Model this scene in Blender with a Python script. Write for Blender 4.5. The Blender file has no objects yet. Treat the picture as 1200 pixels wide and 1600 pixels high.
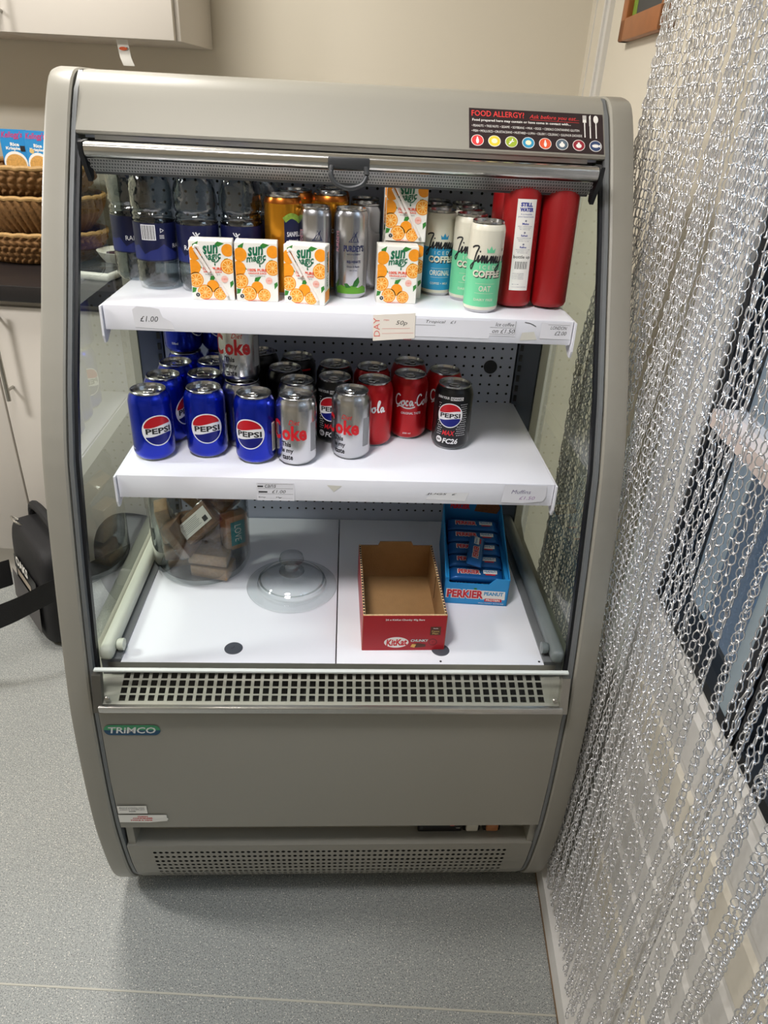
import bpy, bmesh, math, random
import numpy as np
from mathutils import Vector, Matrix
from mathutils.geometry import tessellate_polygon
random.seed(7)
PI = math.pi
S = bpy.context.scene
COL = S.collection

# ------------------------------------------------------------------ camera
FPX = 1109.19
cam_loc = Vector((0.0043, -0.9539, 1.4496)); yaw, pit, rol = 0.0686, 0.5213, 0.0542
fw = Vector((math.sin(yaw)*math.cos(pit), math.cos(yaw)*math.cos(pit), -math.sin(pit)))
rt = Vector((math.cos(yaw), -math.sin(yaw), 0)); up = rt.cross(fw)
r2 = rt*math.cos(rol) + up*math.sin(rol); u2 = up*math.cos(rol) - rt*math.sin(rol)
cd = bpy.data.cameras.new('camera'); cam = bpy.data.objects.new('camera', cd); COL.objects.link(cam)
cd.sensor_fit = 'HORIZONTAL'; cd.sensor_width = 36; cd.lens = FPX/1200*36; cd.clip_start = 0.02
M = Matrix((r2, u2, -fw)).transposed().to_4x4(); M.translation = cam_loc; cam.matrix_world = M
S.camera = cam

# ------------------------------------------------------------------ world, lights, exposure
W = bpy.data.worlds.new('world'); S.world = W; W.use_nodes = True
bg = W.node_tree.nodes['Background']; bg.inputs[0].default_value = (0.80, 0.86, 0.95, 1); bg.inputs[1].default_value = 0.10
S.view_settings.view_transform = 'Standard'; S.view_settings.look = 'None'
S.view_settings.exposure = 0.0; S.view_settings.gamma = 1; S.view_settings.use_curve_mapping = False
def area(name, loc, rot, sx, sy, power, col):
    l = bpy.data.lights.new(name, 'AREA'); l.shape = 'RECTANGLE'; l.size = sx; l.size_y = sy; l.energy = power; l.color = col
    o = bpy.data.objects.new(name, l); COL.objects.link(o); o.location = loc; o.rotation_euler = rot; return o
la = area('ceiling_spot', (-0.38, -0.62, 2.35), (0, 0, 0), 0.35, 0.35, 3.6, (1.0, 0.97, 0.96))
la.rotation_euler = (Vector((0.04, 0.20, 1.0))-la.location).to_track_quat('-Z', 'Y').to_euler(); la.data.spread = math.radians(70)
area('ceiling_or_fill_light', (-0.70, 0.74, 2.5), (0, 0, 0), 0.4, 0.4, 25.5, (1.0, 0.95, 0.87))  # ceiling lamp behind the fridge
area('ceiling_or_fill_light', (-2.0, 0.04, 2.3), (0, 0, 0), 0.5, 0.25, 41, (1.0, 0.96, 0.92))  # fill lamp added to brighten the left cabinets, floor and door panel
sk = area('daylight_outside', (2.3, -1.2, 3.2), (0, 0, 0), 2.5, 2.5, 110, (0.75, 0.86, 1.0))

# ------------------------------------------------------------------ materials
def lin(c):
    c = c/255.0
    return c/12.92 if c <= 0.04045 else ((c+0.055)/1.055)**2.4
def L3(rgb): return (lin(rgb[0]), lin(rgb[1]), lin(rgb[2]), 1)
MC = {}
def mat(name, rgb, rough=0.5, metal=0.0, var=0.04, scale=12.0, bump=0.0, spec=0.5, coat=0.0, bscale=None):
    if name in MC: return MC[name]
    m = bpy.data.materials.new(name); m.use_nodes = True; nt = m.node_tree; b = nt.nodes['Principled BSDF']
    b.inputs['Roughness'].default_value = rough; b.inputs['Metallic'].default_value = metal
    b.inputs['Specular IOR Level'].default_value = spec; b.inputs['Coat Weight'].default_value = coat
    tc = nt.nodes.new('ShaderNodeTexCoord'); n = nt.nodes.new('ShaderNodeTexNoise'); n.inputs['Scale'].default_value = scale
    nt.links.new(tc.outputs['Object'], n.inputs['Vector'])
    mx = nt.nodes.new('ShaderNodeMix'); mx.data_type = 'RGBA'
    c = L3(rgb); mx.inputs[6].default_value = tuple(max(0, v*(1-var)) for v in c[:3])+(1,)
    mx.inputs[7].default_value = tuple(min(1, v*(1+var)) for v in c[:3])+(1,)
    nt.links.new(n.outputs['Fac'], mx.inputs[0]); nt.links.new(mx.outputs[2], b.inputs['Base Color'])
    if bump:
        n2 = nt.nodes.new('ShaderNodeTexNoise'); n2.inputs['Scale'].default_value = bscale or scale*6
        nt.links.new(tc.outputs['Object'], n2.inputs['Vector'])
        bp = nt.nodes.new('ShaderNodeBump'); bp.inputs['Strength'].default_value = bump; bp.inputs['Distance'].default_value = 0.002
        nt.links.new(n2.outputs['Fac'], bp.inputs['Height']); nt.links.new(bp.outputs[0], b.inputs['Normal'])
    MC[name] = m; return m
def glassmat(name, tint=(0.93, 0.97, 0.95), gain=1.0, rough=0.0, ior=1.5, bump=0, bscale=30, edge=None):
    """thin clear pane: straight-through transmission plus a fresnel mirror"""
    if name in MC: return MC[name]
    m = bpy.data.materials.new(name); m.use_nodes = True; nt = m.node_tree; nt.nodes.clear()
    o = nt.nodes.new('ShaderNodeOutputMaterial'); mx = nt.nodes.new('ShaderNodeMixShader')
    t = nt.nodes.new('ShaderNodeBsdfTransparent'); g = nt.nodes.new('ShaderNodeBsdfGlossy'); f = nt.nodes.new('ShaderNodeFresnel')
    t.inputs[0].default_value = tint+(1,); g.inputs['Roughness'].default_value = rough; f.inputs[0].default_value = ior
    k = nt.nodes.new('ShaderNodeMath'); k.operation = 'MULTIPLY'; k.inputs[1].default_value = gain; k.use_clamp = True
    ge = nt.nodes.new('ShaderNodeNewGeometry'); inv = nt.nodes.new('ShaderNodeMath'); inv.operation = 'SUBTRACT'; inv.inputs[0].default_value = 1.0
    kk = nt.nodes.new('ShaderNodeMath'); kk.operation = 'MULTIPLY'   # only the face the ray enters by mirrors
    nt.links.new(ge.outputs['Backfacing'], inv.inputs[1]); nt.links.new(f.outputs[0], k.inputs[0]); nt.links.new(k.outputs[0], kk.inputs[0]); nt.links.new(inv.outputs[0], kk.inputs[1])
    nt.links.new(kk.outputs[0], mx.inputs[0])
    nt.links.new(t.outputs[0], mx.inputs[1]); nt.links.new(g.outputs[0], mx.inputs[2]); nt.links.new(mx.outputs[0], o.inputs[0])
    if edge:   # thick glass absorbs more along grazing paths
        lw = nt.nodes.new('ShaderNodeLayerWeight'); lw.inputs[0].default_value = 0.5; pw = nt.nodes.new('ShaderNodeMath'); pw.operation = 'POWER'; pw.inputs[1].default_value = 2.6
        ec = nt.nodes.new('ShaderNodeMix'); ec.data_type = 'RGBA'; ec.inputs[6].default_value = tint+(1,); ec.inputs[7].default_value = edge+(1,)
        nt.links.new(lw.outputs['Facing'], pw.inputs[0]); nt.links.new(pw.outputs[0], ec.inputs[0]); nt.links.new(ec.outputs[2], t.inputs[0])
    if bump:
        tc = nt.nodes.new('ShaderNodeTexCoord'); n = nt.nodes.new('ShaderNodeTexNoise'); n.inputs['Scale'].default_value = bscale
        b = nt.nodes.new('ShaderNodeBump'); b.inputs['Strength'].default_value = bump; b.inputs['Distance'].default_value = 0.004
        nt.links.new(tc.outputs['Object'], n.inputs[0]); nt.links.new(n.outputs[0], b.inputs['Height'])
        nt.links.new(b.outputs[0], g.inputs['Normal']); nt.links.new(b.outputs[0], f.inputs['Normal'])
    MC[name] = m; return m
def floormat():
    m = bpy.data.materials.new('speckled_vinyl'); m.use_nodes = True; nt = m.node_tree; b = nt.nodes['Principled BSDF']
    b.inputs['Roughness'].default_value = 0.45
    tc = nt.nodes.new('ShaderNodeTexCoord')
    base = nt.nodes.new('ShaderNodeTexNoise'); base.inputs['Scale'].default_value = 3
    mx = nt.nodes.new('ShaderNodeMix'); mx.data_type = 'RGBA'; mx.inputs[6].default_value = L3((150, 154, 152)); mx.inputs[7].default_value = L3((163, 166, 163))
    nt.links.new(tc.outputs['Object'], base.inputs[0]); nt.links.new(base.outputs[0], mx.inputs[0])
    last = mx.outputs[2]
    for sc, lo, hi, colr in ((420, 0.60, 0.66, (108, 112, 112)), (600, 0.64, 0.70, (84, 86, 90)), (380, 0.66, 0.72, (225, 222, 212)), (150, 0.68, 0.74, (138, 140, 138))):
        n = nt.nodes.new('ShaderNodeTexNoise'); n.inputs['Scale'].default_value = sc; n.inputs['Detail'].default_value = 0.5
        r = nt.nodes.new('ShaderNodeMapRange'); r.inputs[1].default_value = lo; r.inputs[2].default_value = hi
        q = nt.nodes.new('ShaderNodeMix'); q.data_type = 'RGBA'; q.inputs[7].default_value = L3(colr)
        nt.links.new(tc.outputs['Object'], n.inputs[0]); nt.links.new(n.outputs[0], r.inputs[0]); nt.links.new(r.outputs[0], q.inputs[0])
        nt.links.new(last, q.inputs[6]); last = q.outputs[2]
    nt.links.new(last, b.inputs['Base Color']); return m
def brushed(name, rgb, rough=0.28, var=0.08):
    return mat(name, rgb, rough, 1.0, var, 40)

m_wall = mat('wall_paint', (222, 215, 200), 0.6, var=0.015, scale=3, bump=0.05)
m_white = mat('white_laminate', (214, 208, 200), 0.35, var=0.01)
m_upvc = mat('white_upvc', (222, 220, 216), 0.3, var=0.015)
m_upvc2 = mat('cream_upvc', (224, 218, 204), 0.35, var=0.015)
m_worktop = mat('black_worktop', (34, 31, 32), 0.35, var=0.2, scale=150)
m_body = mat('fridge_grey_paint', (147, 144, 134), 0.38, var=0.015, scale=4, coat=0.1)
m_trim = mat('fridge_trim_grey', (112, 115, 116), 0.35, var=0.03)
m_dark = mat('dark_gasket', (22, 24, 28), 0.45)
m_steel = brushed('brushed_steel', (176, 174, 168), 0.3)
m_alu = brushed('aluminium', (205, 203, 198), 0.24)
m_rim = brushed('can_aluminium', (190, 190, 190), 0.22)
m_shelf = mat('shelf_white_enamel', (236, 237, 244), 0.3, var=0.006, coat=0.2)
m_liner = mat('liner_blue_grey', (182, 190, 208), 0.45, var=0.02)
m_deck = mat('deck_white', (236, 238, 244), 0.35, var=0.006)
m_paper = mat('paper_white', (240, 238, 232), 0.7, var=0.01)
m_ink = mat('black_ink', (24, 24, 28), 0.6)
m_red = mat('print_red', (200, 26, 34), 0.45)
m_blk = mat('black_plastic', (20, 20, 22), 0.4)
m_glass = glassmat('side_glass', (0.90, 0.95, 0.92), 1.5)
m_clear = glassmat('clear_glass', (0.965, 0.975, 0.972), 2.0, edge=(0.40, 0.44, 0.45))

# ------------------------------------------------------------------ mesh helpers
_txt = {}
def text_mesh(s, bold=0.0, shear=0.0, sp=1.0):
    k = (s, bold, shear, sp)
    if k not in _txt:
        cu = bpy.data.curves.new('t', 'FONT'); cu.body = s; cu.size = 1; cu.offset = bold; cu.shear = shear; cu.resolution_u = 2; cu.space_character = sp
        o = bpy.data.objects.new('t', cu); COL.objects.link(o)
        me = bpy.data.meshes.new_from_object(o.evaluated_get(bpy.context.evaluated_depsgraph_get()))
        vs = [(v.co.x, v.co.y) for v in me.vertices]; fs = [tuple(p.vertices) for p in me.polygons]
        bpy.data.objects.remove(o); bpy.data.curves.remove(cu); bpy.data.meshes.remove(me)
        xs = [v[0] for v in vs] or [0, 1]; ys = [v[1] for v in vs] or [0, 1]
        _txt[k] = (vs, fs, min(xs), max(xs), min(ys), max(ys))
    return _txt[k]
def T(s, cx, cy, w, h, m, layer=2, bold=0.0, shear=0.0, rot=0.0, sp=1.0):
    """flat lettering fitted to a box centred at cx,cy"""
    vs, fs, x0, x1, y0, y1 = text_mesh(s, bold, shear, sp)
    kx = w/(x1-x0); ky = h/(y1-y0); c, q = math.cos(rot), math.sin(rot); out = []
    for x, y in vs:
        a = (x-(x0+x1)/2)*kx; b = (y-(y0+y1)/2)*ky
        out.append((cx+a*c-b*q, cy+a*q+b*c))
    return (out, fs, m, layer)
def P(pts, m, layer=1):
    """flat polygon"""
    tri = tessellate_polygon([[Vector((x, y, 0)) for x, y in pts]])
    return (list(pts), [tuple(t) for t in tri], m, layer)
def RC(cx, cy, w, h, m, layer=1, rot=0.0):
    c, q = math.cos(rot), math.sin(rot)
    return P([(cx+a*w/2*c-b*h/2*q, cy+a*w/2*q+b*h/2*c) for a, b in ((-1, -1), (1, -1), (1, 1), (-1, 1))], m, layer)
def EL(cx, cy, rx, ry, m, layer=1, n=24, rot=0.0):
    c, q = math.cos(rot), math.sin(rot)
    return P([(cx+rx*math.cos(t)*c-ry*math.sin(t)*q, cy+rx*math.cos(t)*q+ry*math.sin(t)*c) for t in (2*PI*i/n for i in range(n))], m, layer)
def crom(pts, k=6):
    out = []
    for i in range(len(pts)-1):
        p0 = pts[max(i-1, 0)]; p1 = pts[i]; p2 = pts[i+1]; p3 = pts[min(i+2, len(pts)-1)]
        for j in range(k):
            t = j/k
            out.append(tuple(0.5*((2*p1[d])+(-p0[d]+p2[d])*t+(2*p0[d]-5*p1[d]+4*p2[d]-p3[d])*t*t+(-p0[d]+3*p1[d]-3*p2[d]+p3[d])*t**3) for d in range(len(p1))))
    out.append(tuple(pts[-1])); return out
def ST(pts, w, m, layer=2, smooth=True):
    """brush stroke along a 2D path"""
    p = crom(pts) if smooth and len(pts) > 2 else list(pts)
    vs = []; fs = []
    for i, (x, y) in enumerate(p):
        a = p[max(i-1, 0)]; b = p[min(i+1, len(p)-1)]; dx, dy = b[0]-a[0], b[1]-a[1]; l = math.hypot(dx, dy) or 1
        nx, ny = -dy/l*w/2, dx/l*w/2; vs += [(x+nx, y+ny), (x-nx, y-ny)]
        if i: k = 2*i; fs.append((k-2, k-1, k+1, k))
    return (vs, fs, m, layer)
def xf(shapes, sx, sy, dx, dy):
    return [([(x*sx+dx, y*sy+dy) for x, y in v], f, m, l) for v, f, m, l in shapes]

class MB:
    def __init__(s): s.v = []; s.f = []; s.mi = []; s.mats = []; s.T = None
    def slot(s, m):
        if m not in s.mats: s.mats.append(m)
        return s.mats.index(m)
    def add(s, vs, fs, m):
        k = len(s.v); i = s.slot(m)
        if s.T is not None: vs = [s.T @ Vector(v) for v in vs]
        s.v += [tuple(v) for v in vs]
        for f in fs: s.f.append(tuple(a+k for a in f)); s.mi.append(i)
        return s
    def box(s, a, b, m, sides=None):
        x0, y0, z0 = a; x1, y1, z1 = b
        vs = [(x0, y0, z0), (x1, y0, z0), (x1, y1, z0), (x0, y1, z0), (x0, y0, z1), (x1, y0, z1), (x1, y1, z1), (x0, y1, z1)]
        return s.add(vs, [(0, 3, 2, 1), (4, 5, 6, 7), (0, 1, 5, 4), (1, 2, 6, 5), (2, 3, 7, 6), (3, 0, 4, 7)], m)
    def rbox(s, a, b, m, r=0.002, seg=2):
        bm = bmesh.new(); bmesh.ops.create_cube(bm, size=1)
        c = [(a[i]+b[i])/2 for i in range(3)]; d = [abs(b[i]-a[i]) for i in range(3)]
        for v in bm.verts: v.co = Vector((c[0]+v.co.x*d[0], c[1]+v.co.y*d[1], c[2]+v.co.z*d[2]))
        bmesh.ops.bevel(bm, geom=bm.edges[:], offset=min(r, min(d)*0.49), segments=seg, affect='EDGES', profile=0.5)
        return s.frombm(bm, m)
    def frombm(s, bm, m):
        bm.verts.ensure_lookup_table(); bm.verts.index_update()
        vs = [v.co.copy() for v in bm.verts]; fs = [tuple(v.index for v in f.verts) for f in bm.faces]; bm.free()
        return s.add(vs, fs, m)
    def prism(s, poly, a, b, m, axis='X'):
        """polygon (two other axes) extruded along axis from a to b"""
        n = len(poly)
        def mk(p, t):
            return {'X': (t, p[0], p[1]), 'Y': (p[0], t, p[1]), 'Z': (p[0], p[1], t)}[axis]
        vs = [mk(p, a) for p in poly]+[mk(p, b) for p in poly]
        tri = tessellate_polygon([[Vector((p[0], p[1], 0)) for p in poly]])
        fs = [tuple(t) for t in tri]+[tuple(i+n for i in reversed(t)) for t in tri]+[(i, (i+1) % n, n+(i+1) % n, n+i) for i in range(n)]
        k0 = len(s.f); s.add(vs, fs, m); return s
    def lathe(s, prof, m, seg=48, c=(0, 0, 0), cap=False):
        vs = []; fs = []; n = len(prof)
        for i in range(seg):
            t = 2*PI*i/seg
            for r, z in prof: vs.append((c[0]+r*math.cos(t), c[1]+r*math.sin(t), c[2]+z))
        for i in range(seg):
            j = (i+1) % seg
            for k in range(n-1): fs.append((i*n+k, j*n+k, j*n+k+1, i*n+k+1))
        if cap: fs.append(tuple(i*n for i in reversed(range(seg)))); fs.append(tuple(i*n+n-1 for i in range(seg)))
        return s.add(vs, fs, m)
    def tube(s, path, r, m, seg=8, closed=False):
        vs = []; fs = []; n = len(path); P_ = [Vector(p) for p in path]
        up_ = Vector((0.13, 0.27, 0.95))
        for i, p in enumerate(P_):
            a = P_[(i-1) % n] if closed else P_[max(i-1, 0)]; b = P_[(i+1) % n] if closed else P_[min(i+1, n-1)]
            d = (b-a).normalized(); x = d.cross(up_).normalized(); y = x.cross(d)
            for k in range(seg):
                t = 2*PI*k/seg; vs.append(p+x*math.cos(t)*r+y*math.sin(t)*r)
        for i in range(n if closed else n-1):
            j = (i+1) % n
            for k in range(seg): fs.append((i*seg+k, i*seg+(k+1) % seg, j*seg+(k+1) % seg, j*seg+k))
        if not closed: fs.append(tuple(range(seg))); fs.append(tuple((n-1)*seg+k for k in reversed(range(seg))))
        return s.add(vs, fs, m)
    def strip(s, path, width_vec, th_vec, m):
        """flat band: path points swept by a width and a thickness vector"""
        w = Vector(width_vec); h = Vector(th_vec); vs = []; fs = []
        for p in path:
            p = Vector(p); vs += [p, p+w, p+w+h, p+h]
        for i in range(len(path)-1):
            for k in range(4): fs.append((4*i+k, 4*i+(k+1) % 4, 4*i+4+(k+1) % 4, 4*i+4+k))
        e = 4*(len(path)-1); fs += [(0, 3, 2, 1), (e, e+1, e+2, e+3)]
        return s.add(vs, fs, m)
    def decal(s, shapes, fn, step=0.003, ystep=None):
        """print flat shapes on a surface: fn(x, y, offset) -> 3D"""
        for vs, fs, m, layer in shapes:
            if not fs: continue
            bm = bmesh.new(); bv = [bm.verts.new((x, y, 0)) for x, y in vs]
            for f in fs:
                try: bm.faces.new([bv[i] for i in f])
                except ValueError: pass
            for ax, st in ((0, step), (1, ystep)):
                if not st: continue
                c = [v.co[ax] for v in bm.verts]; lo, hi = min(c), max(c); k = math.ceil(lo/st)
                while k*st < hi:
                    if k*st > lo+1e-7:
                        co = Vector((0, 0, 0)); no = Vector((0, 0, 0)); co[ax] = k*st; no[ax] = 1
                        bmesh.ops.bisect_plane(bm, geom=bm.verts[:]+bm.edges[:]+bm.faces[:], plane_co=co, plane_no=no, dist=1e-7)
                    k += 1
            off = 0.00012*(layer+1)
            for f in bm.faces:
                if f.normal.z < 0: f.normal_flip()
            for v in bm.verts: v.co = Vector(fn(v.co.x, v.co.y, off))
            s.frombm(bm, m)
        return s
    def build(s, name, parent=None, smooth=35, loc=None, flat=False):
        me = bpy.data.meshes.new(name); me.from_pydata(s.v, [], s.f)
        for m in s.mats: me.materials.append(m)
        me.polygons.foreach_set('material_index', s.mi)
        if not flat:
            me.polygons.foreach_set('use_smooth', [True]*len(me.polygons)); me.set_sharp_from_angle(angle=math.radians(smooth))
        me.update(); o = bpy.data.objects.new(name, me); COL.objects.link(o)
        if parent is not None: o.parent = parent
        if loc is not None: o.location = loc
        return o
def fixn(o):
    bm = bmesh.new(); bm.from_mesh(o.data); bmesh.ops.recalc_face_normals(bm, faces=bm.faces[:]); bm.to_mesh(o.data); bm.free(); return o
def tag(o, label=None, cat=None, group=None, kind=None):
    if label: o['label'] = label
    if cat: o['category'] = cat
    if group: o['group'] = group
    if kind: o['kind'] = kind
    return o
def empty(name, loc, label, cat, rz=0, group=None):
    o = bpy.data.objects.new(name, None); COL.objects.link(o); o.location = loc; o.rotation_euler = (0, 0, rz); o.empty_display_size = 0.02
    return tag(o, label, cat, group)
def copy_tree(o, parent=None):
    c = o.copy(); COL.objects.link(c)
    if parent is not None: c.parent = parent
    for ch in list(o.children): copy_tree(ch, c)
    return c
def plane_front(y, ox=0, oz=0):
    return lambda a, b, off: (ox+a, y-off, oz+b)

# room frame: u runs along the back wall, v away from the camera, both turned 5 degrees from the fridge
RA = math.radians(-5.0); RM = Matrix.Rotation(RA, 4, 'Z')
def rp(u, v, z=0): return RM @ Vector((u, v, z))

# ================================================================== SETTING
def rbuild(mb, name, kind='structure'):
    o = mb.build(name, flat=True); o.matrix_world = RM
    if kind: o['kind'] = kind
    return o
UW = 0.56; UD = 0.50; VB = 1.57
f = MB(); f.box((-3.2, -3.0, -0.05), (0.445, 1.9, 0), floormat()); rbuild(f, 'floor')
f = MB(); f.box((-3.2, VB, 0), (UW+0.1, VB+0.1, 2.6), m_wall); rbuild(f, 'wall_back')
f = MB(); f.box((-3.2, -3.1, 0), (-3.1, VB, 2.7), m_wall); rbuild(f, 'wall_left')
f = MB(); f.box((-3.2, -3.1, 0), (UW+0.1, -3.0, 2.7), m_wall); f.box((UW, -3.1, 0), (UW+0.1, -1.6, 2.7), m_wall); f.box((UW, -1.6, 2.3), (UW+0.1, 0.10, 2.7), m_wall); rbuild(f, 'wall_front')
f = MB(); f.box((-3.2, -3.1, 2.62), (UW+0.1, VB+0.1, 2.7), m_upvc); rbuild(f, 'ceiling')
f = MB(); f.box((UW, 0.10, 0), (UW+0.1, VB, 2.6), m_wall)
f.box((UW-0.003, VB-0.075, 0), (UW, VB-0.07, 2.6), m_upvc)
rbuild(f, 'wall_right')
f = MB(); f.box((UW-0.012, 1.33, 0), (UW, 1.345, 2.6), m_upvc); f.box((UW-0.012, 1.27, 0), (UW, 1.28, 2.6), m_upvc); f.box((UW-0.006, 1.28, 0), (UW, 1.33, 2.6), m_upvc); rbuild(f, 'trim_1')
f = MB(); m_seam = mat('weld_seam', (186, 184, 172), 0.5)
a, b = Vector((-1.6, -0.152, 0)), Vector((0.434, -0.298, 0)); f.strip([a, b], (0, 0.0035, 0), (0, 0, 0.0008), m_seam); o = f.build('trim_2', flat=True); o['kind'] = 'structure'
# door: frame, sill, two leaves with ribbed lower panels and glazed tops
f = MB()
f.box((UD, -0.022, 0.0), (UD+0.09, 0.11, 2.3), m_upvc); f.box((UD, -1.6, 2.05), (UD+0.09, -0.022, 2.3), m_upvc)
f.box((UD-0.012, 0.045, 0.0), (UD, 0.075, 2.3), m_upvc)
f.box((0.445, -1.6, -0.02), (UD+0.09, 0.10, 0.055), m_upvc); f.box((0.4435, -1.6, 0.0), (0.445, 0.10, 0.006), mat('dirty_sealant', (120, 98, 74), 0.8, var=0.3, scale=60))
rbuild(f, 'trim_3')
def door_leaf(name, v0, v1):
    f = MB(); vm = 0.055; z0, z1 = 0.06, 0.80
    f.box((UD+0.012, v1, z0), (UD+0.055, v0, z1), m_upvc)
    z = z0+0.02; i = 0
    while z < z1-0.03:
        mm = m_upvc2 if i in (1, 5) else m_upvc
        zt = min(z+0.092, z1-0.012)
        f.prism([(UD+0.012, z), (UD+0.009, z+0.008), (UD+0.007, zt-0.010), (UD+0.012, zt-0.002)], v1+0.012, v0-0.012, mm, 'Y'); z += 0.098; i += 1
    o = rbuild(f, name)
    def child(mb, n):
        c = mb.build(n, flat=True); c.parent = o; c['kind'] = 'structure'; return c
    g = MB()
    g.box((UD+0.006, v1, z1), (UD+0.05, v0, z1+0.016), m_dark); g.box((UD+0.006, v0-0.016, z1), (UD+0.05, v0, 2.05), m_dark); g.box((UD+0.006, v1, z1), (UD+0.05, v1+0.028, 2.05), m_dark)
    child(g, 'gasket')
    g = MB(); g.box((UD+0.002, v1+0.028, 1.095), (UD+0.045, v0-0.016, 1.118), mat('pinkish_rail', (225, 208, 200), 0.4)); child(g, 'glazing_bar')
    g = MB(); g.box((UD+0.008, v1+0.028, z1), (UD+0.045, v1+0.055, 2.05), mat('blue_grey_post', (150, 166, 176), 0.4)); child(g, 'mullion')
    g = MB(); g.box((UD+0.025, v1+0.028, z1+0.016), (UD+0.031, v0-0.016, 2.05), glassmat('door_glass', (0.85, 0.9, 0.93), 1.2)); child(g, 'pane')
    return o
door_leaf('door_1', -0.024, -0.33); door_leaf('door_2', -0.336, -1.2)
f = MB(); f.box((UD+0.1, -6, -0.2), (9, 5, -0.12), mat('asphalt', (128, 138, 150), 0.9, var=0.25, scale=60)); rbuild(f, 'ground')
f = MB(); f.box((3.6, -6, -0.12), (3.7, 5, 2.2), mat('outside_wall', (96, 108, 124), 0.9, var=0.15, scale=4)); rbuild(f, 'wall_outside')

# ================================================================== KITCHEN AT THE LEFT
def rthing(name, label, cat, u, v, z, group=None, rz=0):
    p = rp(u, v, z); return empty(name, p, label, cat, RA+rz, group)
def bar_handle(parent, x, y, z0, z1):
    h = MB(); h.tube([(x, y-0.035, z0), (x, y-0.035, z1)], 0.006, m_steel, 12)
    for z in (z0+0.03, z1-0.03): h.tube([(x, y, z), (x, y-0.035, z)], 0.0045, m_steel, 8)
    h.build('handle', parent)
def cabinet(name, label, cat, u0, u1, v0, v1, z0, z1, kick, hx, hz, doorfirst=True):
    t = rthing(name, label, cat, (u0+u1)/2, v0, 0); w = (u1-u0)/2
    b = MB(); b.rbox((-w, 0.02, z0), (w, v1-v0, z1), m_white, 0.001)
    b.build('body', t)
    if kick: k = MB(); k.box((-w, 0.05, 0.0), (w, 0.068, z0), m_white); k.build('plinth', t)
    d = MB(); d.rbox((-w+0.002, 0, z0), (w-0.002 if not name.startswith('wall') else w-0.012, 0.019, z1-(0.02 if kick else 0)), m_white, 0.0015)
    do = d.build('door', t); bar_handle(do, hx-(u0+u1)/2, 0, *hz)
    return t
cabinet('base_cabinet', 'white base cabinet beside the fridge with a vertical bar handle', 'cabinet', -1.066, -0.548, 0.95, 1.56, 0.13, 0.945, True, -1.033, (0.665, 0.93))
cabinet('base_cabinet', 'white base cabinet door at the far left edge, without a visible handle', 'cabinet', -1.58, -1.068, 0.95, 1.56, 0.13, 0.945, True, -1.54, (0.665, 0.93))
cabinet('wall_cabinet', 'white wall cupboard above the worktop with its bottom right corner showing', 'cabinet', -1.035, -0.548, 1.22, 1.565, 1.565, 2.25, False, -1.003, (1.58, 1.75))
cabinet('wall_cabinet', 'white wall cupboard cut off by the left edge of the photo', 'cabinet', -1.53, -1.037, 1.22, 1.565, 1.565, 2.25, False, -1.07, (1.62, 1.75))
f = MB(); f.rbox((-1.7, 0.925, 0.945), (-0.5, 1.568, 0.988), m_worktop, 0.003); o = f.build('worktop'); o.matrix_world = RM
tag(o, 'black speckled worktop running along the back wall', 'worktop')
# paper strip hanging from the cupboard
t = MB(); t.strip([(0, 0, 0), (0.002, 0.002, -0.02), (0.006, -0.002, -0.04), (0.011, 0.004, -0.058)], (0.030, 0, 0), (0, 0.0006, 0), m_paper)
t.decal([EL(0.017, -0.020, 0.011, 0.004, mat('orange_print', (226, 96, 40), 0.5), 1), RC(0.025, -0.0185, 0.008, 0.003, m_ink, 0)], lambda a, b, off: (a, 0.001-off*3-0.002, b))
o = t.build('paper_tag'); o.location = rp(-0.722, 1.245, 1.563); o.rotation_euler = (0, 0, RA)
tag(o, 'paper strip with an orange mark hanging below the wall cupboard', 'tag')
# baskets
m_straw = mat('woven_water_hyacinth', (138, 100, 58), 0.75, var=0.55, scale=90, bump=0.6, bscale=200)
m_straw2 = mat('woven_rim', (176, 140, 88), 0.7, var=0.3, scale=120, bump=0.4, bscale=260)
def basket(z, rx, ry, h, label, braid, u=-1.06, v=1.30):
    t = rthing('wicker_basket', label, 'basket', u, v, z, 'stacked wicker baskets')
    n, k = 360, 30; vs = []; fs = []
    for j in range(k+1):
        s_ = j/k; q = 0.74+0.26*math.sin(s_*PI/2)
        for i in range(n):
            t_ = 2*PI*i/n; row = s_*h/0.018
            a = t_*24; ir = int(row); fr = row-ir
            if braid == 0: d = 0.009*abs(math.sin(a+(1.2 if ir % 2 else -1.2)*fr+ir*0.8))*math.sin(fr*PI)**0.5
            elif braid == 1: d = 0.008*abs(math.sin(a*1.1+row*0.9+0.5*math.sin(t_*9)))
            else: d = 0.009*abs(math.sin(a*1.2+(1 if ir % 2 else -1)*fr*1.5))*math.sin(fr*PI)**0.5
            if q: vs.append(((rx*q+d)*math.cos(t_), (ry*q+d)*math.sin(t_), s_*h))
    for j in range(k):
        for i in range(n):
            a = j*n+i; b = j*n+(i+1) % n; fs.append((a, b, b+n, a+n))
    fs.append(tuple(reversed(range(n))))
    b = MB(); b.add(vs, fs, m_straw); b.build('woven_wall', t, smooth=60)
    r = MB(); r.tube([((rx+0.002)*math.cos(2*PI*i/90), (ry+0.002)*math.sin(2*PI*i/90), h+0.0015*math.sin(i*2.1)) for i in range(90)], 0.007, m_straw2, 8, closed=True)
    r.build('rim', t)
    return t
basket(0.989, 0.21, 0.15, 0.085, 'lowest wicker basket of the stack, standing on the black worktop', 2)
basket(1.077, 0.215, 0.155, 0.095, 'middle wicker basket in the stack of three', 1)
basket(1.174, 0.205, 0.15, 0.075, 'topmost wicker basket holding two blue cereal boxes', 0)
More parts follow.
